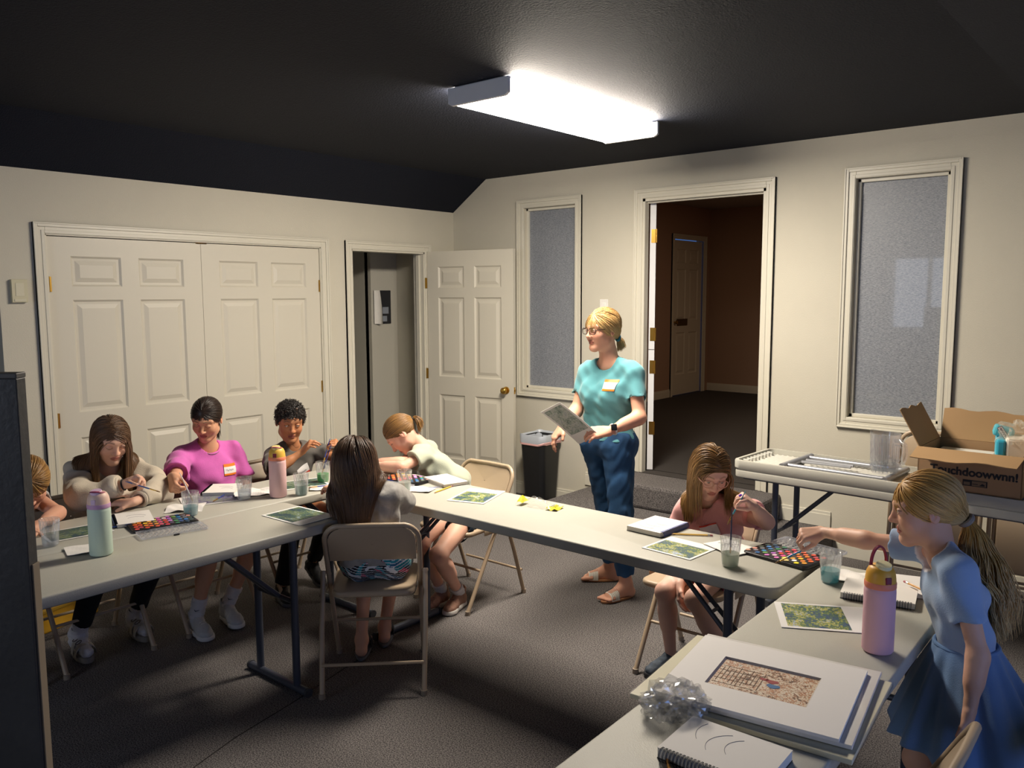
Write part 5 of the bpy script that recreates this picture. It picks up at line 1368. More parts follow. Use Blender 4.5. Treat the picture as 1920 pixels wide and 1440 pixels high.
# sketchbooks ------------------------------------------------------
pagem = mat('page_white', '#ece8e2', .7); edgem = mat('page_edge', '#d9d4cb', .8, bump=.3, bscale=700); coverm = mat('cover_dark', '#2b2a2e', .6); wirem = mat('binding_wire', '#2e2f36', .3, metal=.8); pencilm = mat('graphite_line', '#8d8b92', .7)
def sketchbook(label, x, y, rz, w=.155, h=.20, th=.016, wire='left', lines=1, wm=None, z=Z0):
    t = thing('sketchbook', label, 'sketchbook', (x, y, z), rz)
    mb = MB(); mb.box((-w/2, -h/2, 0), (w/2, h/2, .0018)); mb.ob('back_cover', coverm, t)
    mb = MB(); mb.box((-w/2+.001, -h/2+.001, .0018), (w/2-.001, h/2-.001, th-.0006)); pb = mb.ob('page_block', edgem, t)
    mb = MB(); mb.box((-w/2, -h/2, th-.0006), (w/2, h/2, th)); tp = mb.ob('top_page', pagem, t)
    mb = MB(); n = 26 if h > .17 else 20; r = th*.62
    for k in range(n):
        yy = -h/2+.012+(h-.024)*k/(n-1)
        for d in (-.0011, .0011):
            pts = [(-w/2+.004+r*math.cos(a)-.004, yy+d, th/2+r*math.sin(a)) for a in np.linspace(.15, 2*PI-.3, 12)]
            mb.tube(pts, .0007, 5, cap=False)
    mb.ob('spiral_binding', wm or wirem, t, True)
    g = np.random.default_rng(int(abs(x*977+y*331)*10) % 1000); mb = MB()
    for k in range(lines):
        c = (g.uniform(-.02, .02)+.01*k, -h*.12+k*.022); R = h*(.55+.12*k); a0 = g.uniform(.6, .9)
        pts = [(c[0]+R*.5*math.cos(a)*.9, c[1]-h*.2+R*math.sin(a)*.6, th+.0004) for a in np.linspace(a0, a0+1.4, 16)]
        pts = [p for p in pts if abs(p[0]) < w/2-.008 and abs(p[1]) < h/2-.008]
        if len(pts) > 2: mb.tube(pts, .0005, 4)
    if mb.V: mb.ob('pencil_lines', pencilm, tp)
    return t
blue = mat('binding_blue', '#3d4a86', .35, metal=.5)
sketchbook('sketchbook with pencil curves under the cream sweatshirt girl\'s arms, behind the mint bottle', 1.715, -3.765, 1.22, .145, .20, .015, lines=2) 
sketchbook('sketchbook with wire along its far edge before the pink shirt girl', 1.535, -3.235, 1.15+PI/2-PI/2-.35, .15, .19, .018, lines=2)
sketchbook('sketchbook with faint pink drawing beside the short yellow pencil', 2.245, -2.395, 1.25+PI/2+.05-PI/2, .14, .215, .017, lines=2, wm=mat('binding_white', '#cfcac4', .4, metal=.3))
sketchbook('sketchbook with three drawn curves and blue wire at the middle of the front table', 3.52, -2.445, PI-.05, .16, .21, .02, lines=3, wm=blue)
sketchbook('sketchbook behind the large pink bottle, wire towards the camera', 4.455, -2.665, PI/2+.19, .155, .215, .02, lines=1)
sketchbook('large sketchbook with faint circles at the bottom of the picture, pencil at its corner', 4.492, -3.845, PI/2+.02, .165, .225, .024, lines=3)

# printed reference pictures -----------------------------------------
GARD = ['#121d2b', '#1d3450', '#244a50', '#33504a', '#4f6b48', '#8f9052', '#4a78a8', '#b9c8cf', '#2c4a7e']
GARD2 = ['#18262c', '#2a4a80', '#2f5060', '#42663f', '#7f8f45', '#d2c45c', '#5f8cc8', '#d8dfe8', '#3f6fae']
PURP = ['#2a2638', '#4a4262', '#6b6488', '#8b8a98', '#6d7d5e', '#bcb9a8', '#574a70', '#c9c7c2']
MARK = ['#3c2f28', '#6e4a33', '#a9714a', '#d7c3a8', '#e6dccb', '#c98f5c', '#9a5a3e', '#b9a58c', '#efe8dc', '#7c6a5a']
def print_sheet(label, x, y, rz, cols, seed, w=.28, h=.216, border=(.06, .94, .28, .95), z=Z0, sc_=26, st=(1, 1.6, 1), cat='printed picture'):
    o = sheet('printed_sheet', w, h, picture_mat('print_%d' % seed, cols, seed, sc_, st, border), 8, 8, lambda a, b: .0006)
    place(o, x, y, z, rz); tag(o, label, cat); return o
print_sheet('printed green pond picture between the leftmost cup and the mint green bottle', 1.715, -4.0, 1.45, GARD, 1, .24, .17, (.04, .96, .06, .95))
print_sheet('printed purple grey picture half under the pink shirt girl\'s sketchbook', 1.635, -3.36, 1.2, PURP, 2, .26, .19, (.05, .95, .06, .94))
print_sheet('printed blue green picture beneath the cup of green water', 1.70, -2.90, 1.25, GARD, 3, .26, .19, (.05, .95, .08, .94))
print_sheet('printed pond picture at the front edge of the left table beside the foreground girl', 2.205, -3.265, .03, GARD, 4, .27, .20, (.05, .76, .05, .95))
print_sheet('printed garden picture on the bare stretch of table right of the yellow pencil', 2.567, -2.508, .318, GARD2, 5, .19, .266, (.06, .94, .07, .74))
print_sheet('printed garden picture next to the blue wired sketchbook', 3.72, -2.62, -.08, GARD2, 6, .215, .20, (.05, .95, .06, .74))
print_sheet('printed garden picture lying between the large pink bottle and the matted board', 4.388, -2.95, .497, GARD2, 7, .28, .203, (.07, .70, .06, .95), st=(1.5, 1, 1))
# loose papers
papm = mat('paper_plain', '#e7e3de', .75)
def paper(label, x, y, rz, w, h, bend, seed=0, name='paper_towel', z=Z0, nx=14, ny=12):
    o = sheet(name, w, h, papm, nx, ny, bend); place(o, x, y, z, rz); tag(o, label, 'paper'); return o
wav = lambda s, a: (lambda x, y: .003+a*(math.sin(x*41+s)*math.sin(y*33+s*2)+.4*math.sin(x*90+y*70+s))+.0015)
paper('plain white sheet of paper beneath the base of the mint green bottle', 1.985, -4.07, 1.3, .15, .12, wav(1, .0015))
paper('white paper towel beside the pink shirt girl\'s hand', 1.70, -3.52, .9, .16, .14, wav(2, .005), nx=20, ny=20)
paper('white paper towel between the clear water cup and the yellow lidded bottle', 1.68, -3.15, 1.1, .20, .16, wav(3, .006), nx=20, ny=20)
paper('white napkin with a brush resting on it right of the cloudy water cup', 1.865, -2.885, .9, .12, .10, wav(4, .004), nx=20, ny=20)
paper('white napkin under the milky water cup', 2.26, -2.60, .4, .15, .10, wav(5, .0022), nx=20, ny=20)
paper('white sheet tucked under the right palette, behind the grey green cup', 3.87, -2.50, -.4, .17, .13, wav(6, .0016))
paper('paper towel with dark pencil strokes behind the turquoise cup', 4.345, -2.545, .2, .15, .12, wav(7, .005), nx=20, ny=20)
o = sheet('drawing_paper', .30, .22, papm, 10, 10, lambda x, y: .0016); place(o, 4.54, -2.47-.03, Z0, .3); tag(o, 'large white sheet at the far end of the right table by the girl in blue', 'paper')
mb = MB()
for p in (((-.05, -.02), (-.01, .01), (.03, .0)), ((-.04, .02), (.0, .0), (.04, -.02)), ((-.02, -.03), (.0, .02), (.01, .035))):
    mb.tube([(a, b, .012) for a, b in p], .0008, 4)
so = bpy.data.objects['paper_towel.005'] if 'paper_towel.005' in bpy.data.objects else None
if so: mb.ob('pencil_strokes', mat('ink_stroke', '#4b4a55', .7), so)

# brushes and pencils ------------------------------------------------
def brush(label, a, b, hcol, L=None, tipc='#7c5a2b'):
    """Paint brush from handle end a to bristle tip b."""
    a = Vector(a); b = Vector(b); d = (b-a).normalized(); n = (b-a).length
    t = thing('paint_brush', label, 'brush', a); q = d.to_track_quat('Z', 'Y'); M = q.to_matrix().to_4x4()
    mb = MB(); mb.tube([(0, 0, 0), (0, 0, n*.1), (0, 0, n*.4), (0, 0, n*.62), (0, 0, n*.70)], [.0012, .0021, .0027, .0034, .0026], 10); xf(mb, M).ob('handle', mat('brush_'+hcol, hcol, .3, coat=.3), t, True)
    mb = MB(); mb.tube([(0, 0, n*.69), (0, 0, n*.87)], [.0028, .0026], 10); xf(mb, M).ob('ferrule', mat('ferrule_gold', '#d9a94a', .25, metal=.9), t, True)
    mb = MB(); mb.tube([(0, 0, n*.86), (0, 0, n*.91), (0, 0, n*.96), (0, 0, n)], [.0024, .0031, .0022, .0004], 10); xf(mb, M).ob('bristles', mat('bristle_'+tipc, tipc, .7), t, True)
    return t
def pencil(label, a, b, z=Z0+.0037, col='#e0a93a'):
    a = Vector((*a, z)); b = Vector((*b, z)); d = (b-a).normalized(); n = (b-a).length
    t = thing('pencil', label, 'pencil', a); M = d.to_track_quat('Z', 'Y').to_matrix().to_4x4()
    mb = MB(); mb.tube([(0, 0, .018), (0, 0, n-.016)], .0036, 6); xf(mb, M).ob('shaft', mat('pencil_'+col, col, .4), t)
    mb = MB(); mb.tube([(0, 0, 0), (0, 0, .012)], .0036, 10); xf(mb, M).ob('eraser', mat('eraser_pink', '#b56a6e', .7), t, True)
    mb = MB(); mb.tube([(0, 0, .011), (0, 0, .020)], .0038, 10); xf(mb, M).ob('ferrule', mat('ferrule_alu', '#c9c6bd', .3, metal=.9), t, True)
    mb = MB(); mb.tube([(0, 0, n-.016), (0, 0, n-.003)], [.0036, .001], 8); xf(mb, M).ob('wood_tip', mat('pencil_wood', '#d8b48a', .7), t, True)
    mb = MB(); mb.tube([(0, 0, n-.004), (0, 0, n)], [.0011, .0003], 6); xf(mb, M).ob('lead', mat('pencil_lead', '#2b2b2e', .5), t, True)
    return t
pencil('short yellow pencil beside the sketchbook with the pink drawing', (2.340, -2.440), (2.372, -2.605), col='#e2b83c')
pencil('yellow pencil lying across the blue wired sketchbook\'s corner', (3.745, -2.40), (3.60, -2.49), col='#d9ab45')
pencil('orange pencil at the bottom edge beside the large sketchbook', (4.388, -3.905), (4.48, -4.03), col='#e0952e')
pencil('pencil sticking out behind the large pink bottle', (4.50, -2.56), (4.58, -2.615), Z0+.03, '#d59a4a')
brush('blue brush lying on the purple printed sheet', (1.60, -3.25, Z0+.006), (1.70, -3.385, Z0+.006), '#2f3f8f')
brush('blue and gold brush on the napkin right of the cloudy water cup', (1.90, -2.81, Z0+.014), (1.84, -2.955, Z0+.014), '#3b4f9d')
brush('dark blue brush lying along the leaning girl\'s palette lid', (2.06, -2.585, Z0+.014), (1.88, -2.60, Z0+.014), '#27338a')
brush('dark blue brush on the table right of the milky water cup', (2.31, -2.50, Z0+.004), (2.21, -2.64, Z0+.004), '#27338a')
brush('blue brush beside the cream sweatshirt girl\'s sketchbook', (1.76, -3.90, Z0+.004), (1.83, -3.76, Z0+.016), '#2c4a92')
brush('dark brush standing in the grey green cup', (3.952, -2.675, Z0+.205), (3.96, -2.70, Z0+.008), '#23284f')
brush('blue brush leaning in the cup of green water', (1.79, -2.765, Z0+.20), (1.735, -2.80, Z0+.012), '#30409a')

# clear wrapper with yellow ends
t = thing('plastic_wrapper', 'clear bag with yellow ends lying on the bare middle of the front table', 'wrapper', (2.915, -2.475, Z0), .15)
wr = thin_clear('wrapper_clear', gloss=.14, rough=.1, haze=.06)
V = []; nx, ny = 26, 12
for j in range(ny):
    for i in range(nx):
        u = i/(nx-1); v = j/(ny-1)-.5; hgt = .05*math.sin(PI*u)**.8*(1-u*.55)*(1-(2*v)**2)+.004
        V.append(((u-.5)*.19+.012*math.sin(7*v+5*u), v*.10*(1-.35*math.sin(PI*u)), hgt+.007*math.sin(23*u+11*v)*math.sin(PI*u)))
mb = MB(); mb._add(V, [[j*nx+i, j*nx+i+1, (j+1)*nx+i+1, (j+1)*nx+i] for j in range(ny-1) for i in range(nx-1)]); mb.ob('clear_film', wr, t, True)
yl = mat('wrapper_yellow', '#e8dd2c', .4)
mb = MB(); V = [(.06+.055*i/7, (j/5-.5)*.075, .004+.006*math.sin(i*1.3+j)) for j in range(6) for i in range(8)]; V += [(x, y, z+.0015) for x, y, z in V]
mb._add(V, [[j*8+i, j*8+i+1, (j+1)*8+i+1, (j+1)*8+i] for j in range(5) for i in range(7)]+[[48+(j+1)*8+i, 48+(j+1)*8+i+1, 48+j*8+i+1, 48+j*8+i] for j in range(5) for i in range(7)]); yo = mb.ob('yellow_card', yl, t, True)
mb = MB()
for k in range(3): mb.tube([(.078+.01*k, -.02, .013), (.080+.01*k, .0, .014), (.078+.01*k, .02, .013)], .0011, 5)
mb.ob('printing', mat('wrapper_ink', '#4f5326', .6), yo)
mb = MB(); V = [(-.095+.03*i/5, (j/5-.5)*.06, .012+.035*(1-abs(j/5-.5)*1.6)*(.5+.5*math.sin(i*.8))) for j in range(6) for i in range(6)]; mb._add(V, [[j*6+i, j*6+i+1, (j+1)*6+i+1, (j+1)*6+i] for j in range(5) for i in range(5)]); mb.ob('yellow_end', yl, t, True)

# pile of matted boards
def board(label, x, y, rz, w, h, z, th, col, mcol):
    t = thing('mat_board', label, 'mat board', (x, y, z), rz)
    mb = MB(); mb.box((-w/2, -h/2, 0), (w/2, h/2, th), .0015); mb.ob('board', mat(mcol, col, .6), t)
    mb = MB(); mb.box((-w/2-.002, -h/2-.002, th+.0004), (w/2+.002, h/2+.002, th+.0012), .0004); mb.box((-w/2-.002, -h/2-.003, 0), (w/2+.002, -h/2-.0015, th+.001)); mb.box((w/2+.0015, -h/2, 0), (w/2+.003, h/2, th+.001)); mb.ob('clear_sleeve', thin_clear('sleeve_clear', gloss=.03, rough=.12), t)
    return t
ang = math.atan2(-.035, .405)
board('cream board in a clear sleeve, lowest and largest of the pile', 4.433, -3.516, .09, .505, .415, Z0, .012, '#e3ddc0', 'board_cream')
board('white board in the middle of the matted pile', 4.443, -3.499, .14, .446, .40, Z0+.014, .010, '#e9e5e0', 'board_white')
t = thing('matted_picture', 'white mat framing a brown and orange painted street scene, topmost of the pile', 'picture', (4.436, -3.521, Z0+.026), .145)
w, h = .413, .372; ix0, ix1, iy0, iy1 = -.118, .118, -.083, .083
mb = MB(); bev = .004
for a in ((-w/2, -h/2, ix0, h/2), (ix1, -h/2, w/2, h/2), (ix0, -h/2, ix1, iy0), (ix0, iy1, ix1, h/2)): mb.box((a[0], a[1], 0), (a[2], a[3], .008))
mb.ob('mat', mat('mat_white', '#ebe7e3', .6), t)
mb = MB()
A = [(ix0, iy0), (ix1, iy0), (ix1, iy1), (ix0, iy1)]; B = [(ix0+bev, iy0+bev), (ix1-bev, iy0+bev), (ix1-bev, iy1-bev), (ix0+bev, iy1-bev)]
for k in range(4): k2 = (k+1) % 4; mb.quad((*A[k], .0081), (*A[k2], .0081), (*B[k2], .003), (*B[k], .003))
mb.ob('bevel', mat('bevel_cut', '#b9aea3', .7), t)
o = sheet('painting', ix1-ix0, iy1-iy0, picture_mat('market_paint', MARK, 11, 24, (1.6, 1.0, 1), (0, 1, 0, 1)), 8, 8); o.parent = t; o.location = ((ix0+ix1)/2, (iy0+iy1)/2, .0015)
mb = MB(); g = np.random.default_rng(4)
for k in range(11): yy = -.062+.012+.0*k; xx = -.105+.010*k; mb.box((xx, -.045+.012*math.sin(k), .0028), (xx+.0018, .035+.012*math.sin(k*2), .0032))
for k in range(5): mb.box((-.11, -.055+.024*k, .0028), (-.01, -.0535+.024*k, .0032))
mb.ob('brown_strokes', mat('stroke_brown', '#6a4a33', .7), o) if False else mb.ob('brown_strokes', mat('stroke_brown', '#6a4a33', .7), t)
mb = MB()
for i, (cx, cy, rx, ry) in enumerate(((.018, .012, .016, .009), (-.002, .016, .011, .006))): mb.prism([(cx+rx*math.cos(a), cy+ry*math.sin(a)*(1+.3*math.sin(3*a))) for a in np.linspace(0, 2*PI, 15)[:-1]], .0026, .0033)
mb.ob('red_dab', mat('dab_red', '#a03a3c', .7), t)
mb = MB(); mb.prism([(.026+.016*math.cos(a), -.010+.010*math.sin(a)*(1+.3*math.sin(3*a))) for a in np.linspace(0, 2*PI, 15)[:-1]], .0026, .0034); mb.ob('blue_dab', mat('dab_blue', '#3f6fa0', .7), t)
# ball of crumpled clear film
t = thing('cellophane_ball', 'crumpled clear cellophane lying against the pile of boards', 'wrapper', (4.322, -3.752, Z0), .4)
cel = thin_clear('cellophane', gloss=.34, rough=.10, haze=.12, hcol='#f4f4f2')
crumple('film', (0, 0, .034), (.055, .042, .036), 21, cel, t, amp=.95); crumple('film', (.03, .02, .028), (.034, .04, .03), 22, cel, t, amp=.9); crumple('film', (-.035, -.01, .022), (.03, .03, .024), 23, cel, t, amp=.9)
mb = MB(); mb.box((-.02, -.012, .014), (.012, .008, .017), 0, Matrix.Rotation(.5, 4, 'X')); mb.prism([(-.02, 0), (.0, .0), (-.012, .028)], .016, .019, 0, Matrix.Rotation(1.0, 4, 'X')); mb.ob('paper_scrap', mat('scrap_olive', '#a59a72', .7), t)
# ------------------------------------------------------------------ the people
RV, TC = A3((.765, .644, 0)), A3((.641, -.76, 0))     # sideways and camera-ward directions on the floor, used to aim heads and hands
orange, red_, white_ = mat('tag_orange', '#f2801f', .5), mat('tag_red', '#e2402c', .5), mat('tag_white', '#eeecea', .5)
OR = [(.14, orange), (.72, white_), (1, orange)]; RD = [(.2, red_), (.9, white_), (1, red_)]
RD2 = [(.28, red_), (1, white_)]
sockm = mat('sock_white', '#d5d3d6', .9, bump=.3, bscale=500)
def held(p, q, label, d, back, fwd, col, off=(0, 0, 0)):
    c = A3(p.hands[q]['pinch'])+A3(off); d = nrm(d); return brush(label, c-d*back, c+d*fwd, col)
def swoosh(p, q, side):
    a = p.J['an'+q]; f = p.feet[q]['f'] if q in p.feet else A3((1, 0, 0)); l = nrm(side); mb = MB()
    u = nrm(p.J['kn'+q]-a); c = a+u*.055*p.s+l*.0435*p.s; x = nrm(np.cross(u, l))
    mb.tube([c-x*.012+u*.004, c-x*.004-u*.004, c+x*.014+u*.005], [.0007, .0024, .0004], 6); return mb

# the standing woman -------------------------------------------------
p = Person('person standing in teal t-shirt and jeans, wearing dark eyeglasses and holding a printed sheet',
    dict(head=(2.612, -1.513, 1.502), neck=(2.636, -1.470, 1.338), shL=(2.797, -1.478, 1.268), shR=(2.489, -1.468, 1.258), elL=(2.882, -1.545, 1.036), wrL=(2.812, -1.735, .978),
         elR=(2.455, -1.535, 1.035), wrR=(2.492, -1.715, .975), hipL=(2.725, -1.505, .865), hipR=(2.565, -1.485, .865), waist=(2.642, -1.488, 1.02), knL=(2.775, -1.555, .475), knR=(2.605, -1.43, .475), anL=(2.795, -1.525, .082), anR=(2.572, -1.345, .082)),
    (2.68, -1.5, 0), (-.30, -.93, -.06), (0, 0, 1), 1.0, .97, '#dda58a', ['#a5834f', '#c4a26a', '#d8bd90'], gaze=A3((-.5, -.8, -.2)), eyes='open', brow='#7a5a3c', lip='#a55a50', fat=1.12)
p.handspec = {'L': (-RV*.95+TC*.25-UPW*.05, -UPW*.55-TC*.2+RV*.0-A3((.641, -.76, 0))*.3, UPW*.6+TC*.5, 'pinch'), 'R': (-RV*.55+TC*.2-UPW*.75, -TC*.2+RV*.8, TC*.6+UPW*.3, 'hang')}
p.build_body(feet='LR', fdir={'L': (-.31, -.95, 0), 'R': (-.765, -.644, 0)}, bare='LR')
tealm = mat('tee_teal', '#56959d', .9, bump=.25, bscale=350, sheen=.2)
p.shirt('tshirt', tealm, e=.012, sleeve=.60, chest=1, hem=-.02, wr=.0035, neck=.072, ncut=(0, .025, -.012))
p.legs_cloth('jeans', mat('denim', '#1f4a74', .85, bump=.5, bscale=420, var=.16, vscale=14), e=.0125, t1=1.86, ef=.014, wr=.0028, freq=60, top=.075)
p.cap_mesh(.003, lo=.060, slope=.92, umin=-.07); p.hair_tied((0, -.108, -.052), 3200, lay=.013, lo=.060, slope=.92, umin=-.08, part=.02, r=.0012)
p.tail((0, -.112, -.058), (.45, .75, -.5), 260, .085, spread=.05, wave=.5, r=.0016, T=14)
p.ring('hair_tie', p.W(0, -.112, -.056), -p.F*.8-p.U*.3, .015, .007, mat('scrunchie_teal', '#2f7f95', .8))
p.glasses(mat('frame_dark', '#2a1a18', .3), thin_clear('lens', gloss=.10), .025, .0165, .0019)
p.sticker(lerp(p.sh, p.hip, .17)+p.ls*.075, -p.fwd, p.ls, .078, .062, OR, label='white name tag with orange bands')
wt = p.J['wrL']; we = nrm(p.J['elL']-wt); p.ring('wristwatch', wt+we*.028, we, .0275, .0055, mat('watch_band', '#cfd0d2', .4), label='white wristwatch with dark square face')
mb = MB(); fr_ = Matrix.Translation(wt+we*.028+TC*.024+UPW*.014) @ Vector(TC*.8+UPW*.5).to_track_quat('Z', 'Y').to_matrix().to_4x4(); mb.box((-.016, -.018, 0), (.016, .018, .009), .004, fr_); p.addmb('watch_face', mb, mat('watch_glass', '#16181c', .15))
for q in 'LR':   # slide sandals: sole, patterned strap
    f = p.feet[q]; F_, l = f['f'], f['l']; g = f['a']-UPW*.082
    M = Matrix(((l[0], F_[0], 0, g[0]), (l[1], F_[1], 0, g[1]), (0, 0, 1, .002), (0, 0, 0, 1)))
    mb = MB(); out = [(.036*math.cos(a)*(1+.14*math.sin(a)), .056+.118*math.sin(a)) for a in np.linspace(0, 2*PI, 29)[:-1]]; mb.prism(out, 0, .013, .003, M)
    so = p.addmb('sandal', mb, mat('sandal_tan', '#9a6a45', .6), label='tan thong sandal with a white patterned strap')
    V = []; nx, ny = 13, 7
    for j in range(ny):
        for i in range(nx):
            a = PI*i/(nx-1); V.append(M @ Vector((-.041*math.cos(a), .075+.055*j/(ny-1)-.0*a, .012+(.052-.016*j/(ny-1))*math.sin(a)**.7)))
    mb = MB(); V2 = [v+Vector((0, 0, .0025)) for v in V]; mb._add(V+V2, [[j*nx+i, j*nx+i+1, (j+1)*nx+i+1, (j+1)*nx+i] for j in range(ny-1) for i in range(nx-1)]+[[91+(j+1)*nx+i, 91+(j+1)*nx+i+1, 91+j*nx+i+1, 91+j*nx+i] for j in range(ny-1) for i in range(nx-1)])
    p.addmb('strap', mb, mat('strap_zigzag', '#d8d2c6', .7), parent=so)
    mb = MB()
    for k in range(6): mb.tube([M @ Vector((-.041*math.cos(PI*i/24), .079+.0085*k+.0035*math.sin(i*PI), .0165+(.052-.016*k/6)*math.sin(PI*i/24)**.7+.0012)) for i in range(25)], .0009, 4)
    p.addmb('strap_stripes', mb, mat('strap_ink', '#3a3a3e', .7), parent=so)
h = p.hands['L']; c = A3(h['pinch'])
V = []
o = sheet('printed_sheet', .215, .28, picture_mat('print_21', ['#5a6b62', '#7f9086', '#9fa9a0', '#c4c9c2', '#8b97a3', '#6f7f6a'], 21, 24, (1, 1.4, 1), (.08, .92, .24, .95)), 10, 12, lambda x, y: -.028*math.sin((y+.14)*5.5)+.01)
X = nrm(RV*.42+TC*.80+UPW*.35); Y = nrm(-RV*.80+TC*.1+UPW*.52); Y = nrm(Y-X*(X@Y)); N_ = np.cross(X, Y)
o.matrix_world = Matrix(((X[0], Y[0], N_[0], 0), (X[1], Y[1], N_[1], 0), (X[2], Y[2], N_[2], 0), (0, 0, 0, 1))); o.location = c+Y*.115-X*.02
tag(o, 'printed grey green picture held up in the standing woman\'s hand', 'printed picture')

# girl in the cream sweatshirt ---------------------------------------------
p = Person('person with long brown hair in cream sweatshirt, holding a brush over the left palette',
    dict(head=(1.300, -3.660, 1.032), neck=(1.205, -3.632, .905), shR=(1.14, -3.752, .858), shL=(1.16, -3.505, .846), elR=(1.36, -3.835, .80), wrR=(1.508, -3.692, .855), elL=(1.40, -3.48, .775), wrL=(1.53, -3.67, .772),
         hipR=(1.11, -3.72, .525), hipL=(1.11, -3.57, .525), knR=(1.47, -3.82, .475), knL=(1.47, -3.565, .47), anR=(1.185, -3.815, .105), anL=(1.185, -3.54, .115)),
    (1.2, -3.68, 0), (.80, -.10, -.36), (.25, -.02, .96), .93, .86, '#dcae95', ['#463222', '#70523a', '#94704a'], gaze=A3((.75, .1, -.7)), lip='#a8584e')
p.handspec = {'R': (RV*.95+TC*.15+UPW*.32, -UPW*.5-TC*.1+RV*-.3-TC*-.4, TC*.8+UPW*.5, 'grip'), 'L': (-RV*.95+TC*.2, -UPW, TC, 'rest')}
p.build_body(feet='LR', fdir={'L': (1, -.1, 0), 'R': (1, -.12, 0)})
p.shirt('sweatshirt', mat('sweat_cream', '#c9bda9', .95, bump=.45, bscale=260, sheen=.3), e=.017, sleeve=1.84, neck=.07, hem=.03, wr=.006, freq=36, loose=.010, sl_e=.012)
p.legs_cloth('leggings', mat('legging_black', '#111216', .8), e=.011, t1=1.80, ef=.013, wr=.0015)
p.cap_mesh(.003, lo=.056); p.hair_long(4200, .40, part=-.012, seed=11, vol=.014, fall=.24, fwd_keep=-.25, r=.0013, col=p.collider(.032, True, False, .06, .06))
for q in 'LR': d_ = nrm(p.J['wr'+q]-p.J['el'+q]); p.ring('cuff', lerp(p.J['el'+q], p.J['wr'+q], .83), d_, .0335, .009, MATS['sweat_cream'])
p.ring('hair_band', lerp(p.J['elR'], p.J['wrR'], .93), p.J['wrR']-p.J['elR'], .024, .0035, mat('band_black', '#15151a', .7))
for q in 'LR':
    p.sock(q, .55, sockm, foot=True); p.addmb('sock_mark', swoosh(p, q, (.1, -1, 0) if q == 'L' else (.3, -1, 0)), mat('mark_navy', '#20242e', .7))
    f = p.feet[q]; F_, l = f['f'], f['l']; s_ = p.s; g = f['a']-UPW*.083*s_; M = Matrix(((l[0], F_[0], 0, g[0]), (l[1], F_[1], 0, g[1]), (0, 0, 1, g[2]-.014), (0, 0, 0, 1)))
    mb = MB(); mb.prism([(.046*s_*math.cos(a)*(1+.14*math.sin(a)), (.056+.135*math.sin(a))*s_) for a in np.linspace(0, 2*PI, 29)[:-1]], -.012, .016, .005, M); so = p.addmb('sandal', mb, mat('sandal_grey', '#8b857c', .7), label='chunky grey two strap sandal')
    for y0 in (.045, .100):
        V = []; nx, ny = 13, 5
        for j in range(ny):
            for i in range(nx):
                a = PI*i/(nx-1); V.append(M @ Vector((-.052*s_*math.cos(a), (y0+.034*j/(ny-1))*s_, .010+(.078-.22*(y0-.045)-.008*j/(ny-1))*s_*math.sin(a)**.7)))
        mb = MB(); V2 = [v+Vector((0, 0, .005)) for v in V]; n_ = nx*ny
        mb._add(V+V2, [[j*nx+i, j*nx+i+1, (j+1)*nx+i+1, (j+1)*nx+i] for j in range(ny-1) for i in range(nx-1)]+[[n_+(j+1)*nx+i, n_+(j+1)*nx+i+1, n_+j*nx+i+1, n_+j*nx+i] for j in range(ny-1) for i in range(nx-1)]+[[i, n_+i, n_+i+1, i+1] for i in range(nx-1)]+[[n_-nx+i+1, 2*n_-nx+i+1, 2*n_-nx+i, n_-nx+i] for i in range(nx-1)])
        st_ = p.addmb('strap', mb, mat('strap_pale', '#b9b3aa', .7), parent=so)
        mb = MB(); cx = M @ Vector((-.03*s_*1, (y0+.017)*s_, .010+.066*s_)); mb.tube([Vector(cx)+Vector((.011*math.cos(a), .013*math.sin(a), .006*math.sin(a)+.012)) for a in np.linspace(0, 2*PI, 13)[:-1]], .0018, 6, closed=True); p.addmb('buckle', mb, mat('buckle_brown', '#4a3a30', .5), parent=so)
held(p, 'R', 'blue brush with gold ferrule in the cream sweatshirt girl\'s hand', RV*.93-UPW*.26+TC*.1, .055, .115, '#274a8c')

# girl in the pink t-shirt ---------------------------------------------------
p = Person('person in bright pink t-shirt with dark tied back hair, painting at the left table',
    dict(head=(1.155, -3.092, 1.048), neck=(1.10, -3.066, .905), shR=(1.09, -3.212, .852), shL=(1.09, -2.918, .838), elR=(1.325, -3.372, .790), wrR=(1.465, -3.455, .842), elL=(1.15, -2.872, .645), wrL=(1.37, -2.965, .665),
         hipR=(1.10, -3.14, .525), hipL=(1.10, -2.99, .525), knR=(1.47, -3.27, .48), knL=(1.47, -3.01, .47), anR=(1.375, -3.32, .082), anL=(1.36, -3.135, .085)),
    (1.15, -3.08, 0), (.60, -.69, -.40), (.28, -.22, .93), .95, .88, '#d7a282', ['#1d1411', '#33241b', '#3f2d22'], gaze=A3((.5, -.5, -.75)), lip='#a24f4a', brow='#2a1c16')
p.handspec = {'R': (RV*.30+TC*.65-UPW*.45, -UPW*.45+RV*.75-TC*.15, TC*.6+UPW*.6, 'grip'), 'L': (TC*.5+RV*.5, -UPW, RV, 'rest')}
p.build_body(feet='LR', fdir={'L': (.98, -.2, 0), 'R': (.98, -.15, 0)})
pinkm = mat('tee_pink', '#d467b8', .9, bump=.3, bscale=320, sheen=.2, var=.05, vscale=30)
p.shirt('tshirt', pinkm, e=.014, sleeve=.74, neck=.070, hem=.03, wr=.005, freq=34, loose=.010, sl_e=.012)
p.legs_cloth('shorts', mat('shorts_dark', '#26262c', .9), e=.012, t1=.6)
p.cap_mesh(.0025, lo=.060, slope=.9, umin=-.085); p.hair_tied((0, -.112, -.035), 3200, lay=.005, lo=.068, slope=.92, umin=-.085, part=.004, r=.0011)
p.tail((0, -.115, -.04), (-.7, .5, -.5), 260, .17, spread=.04, wave=.15)
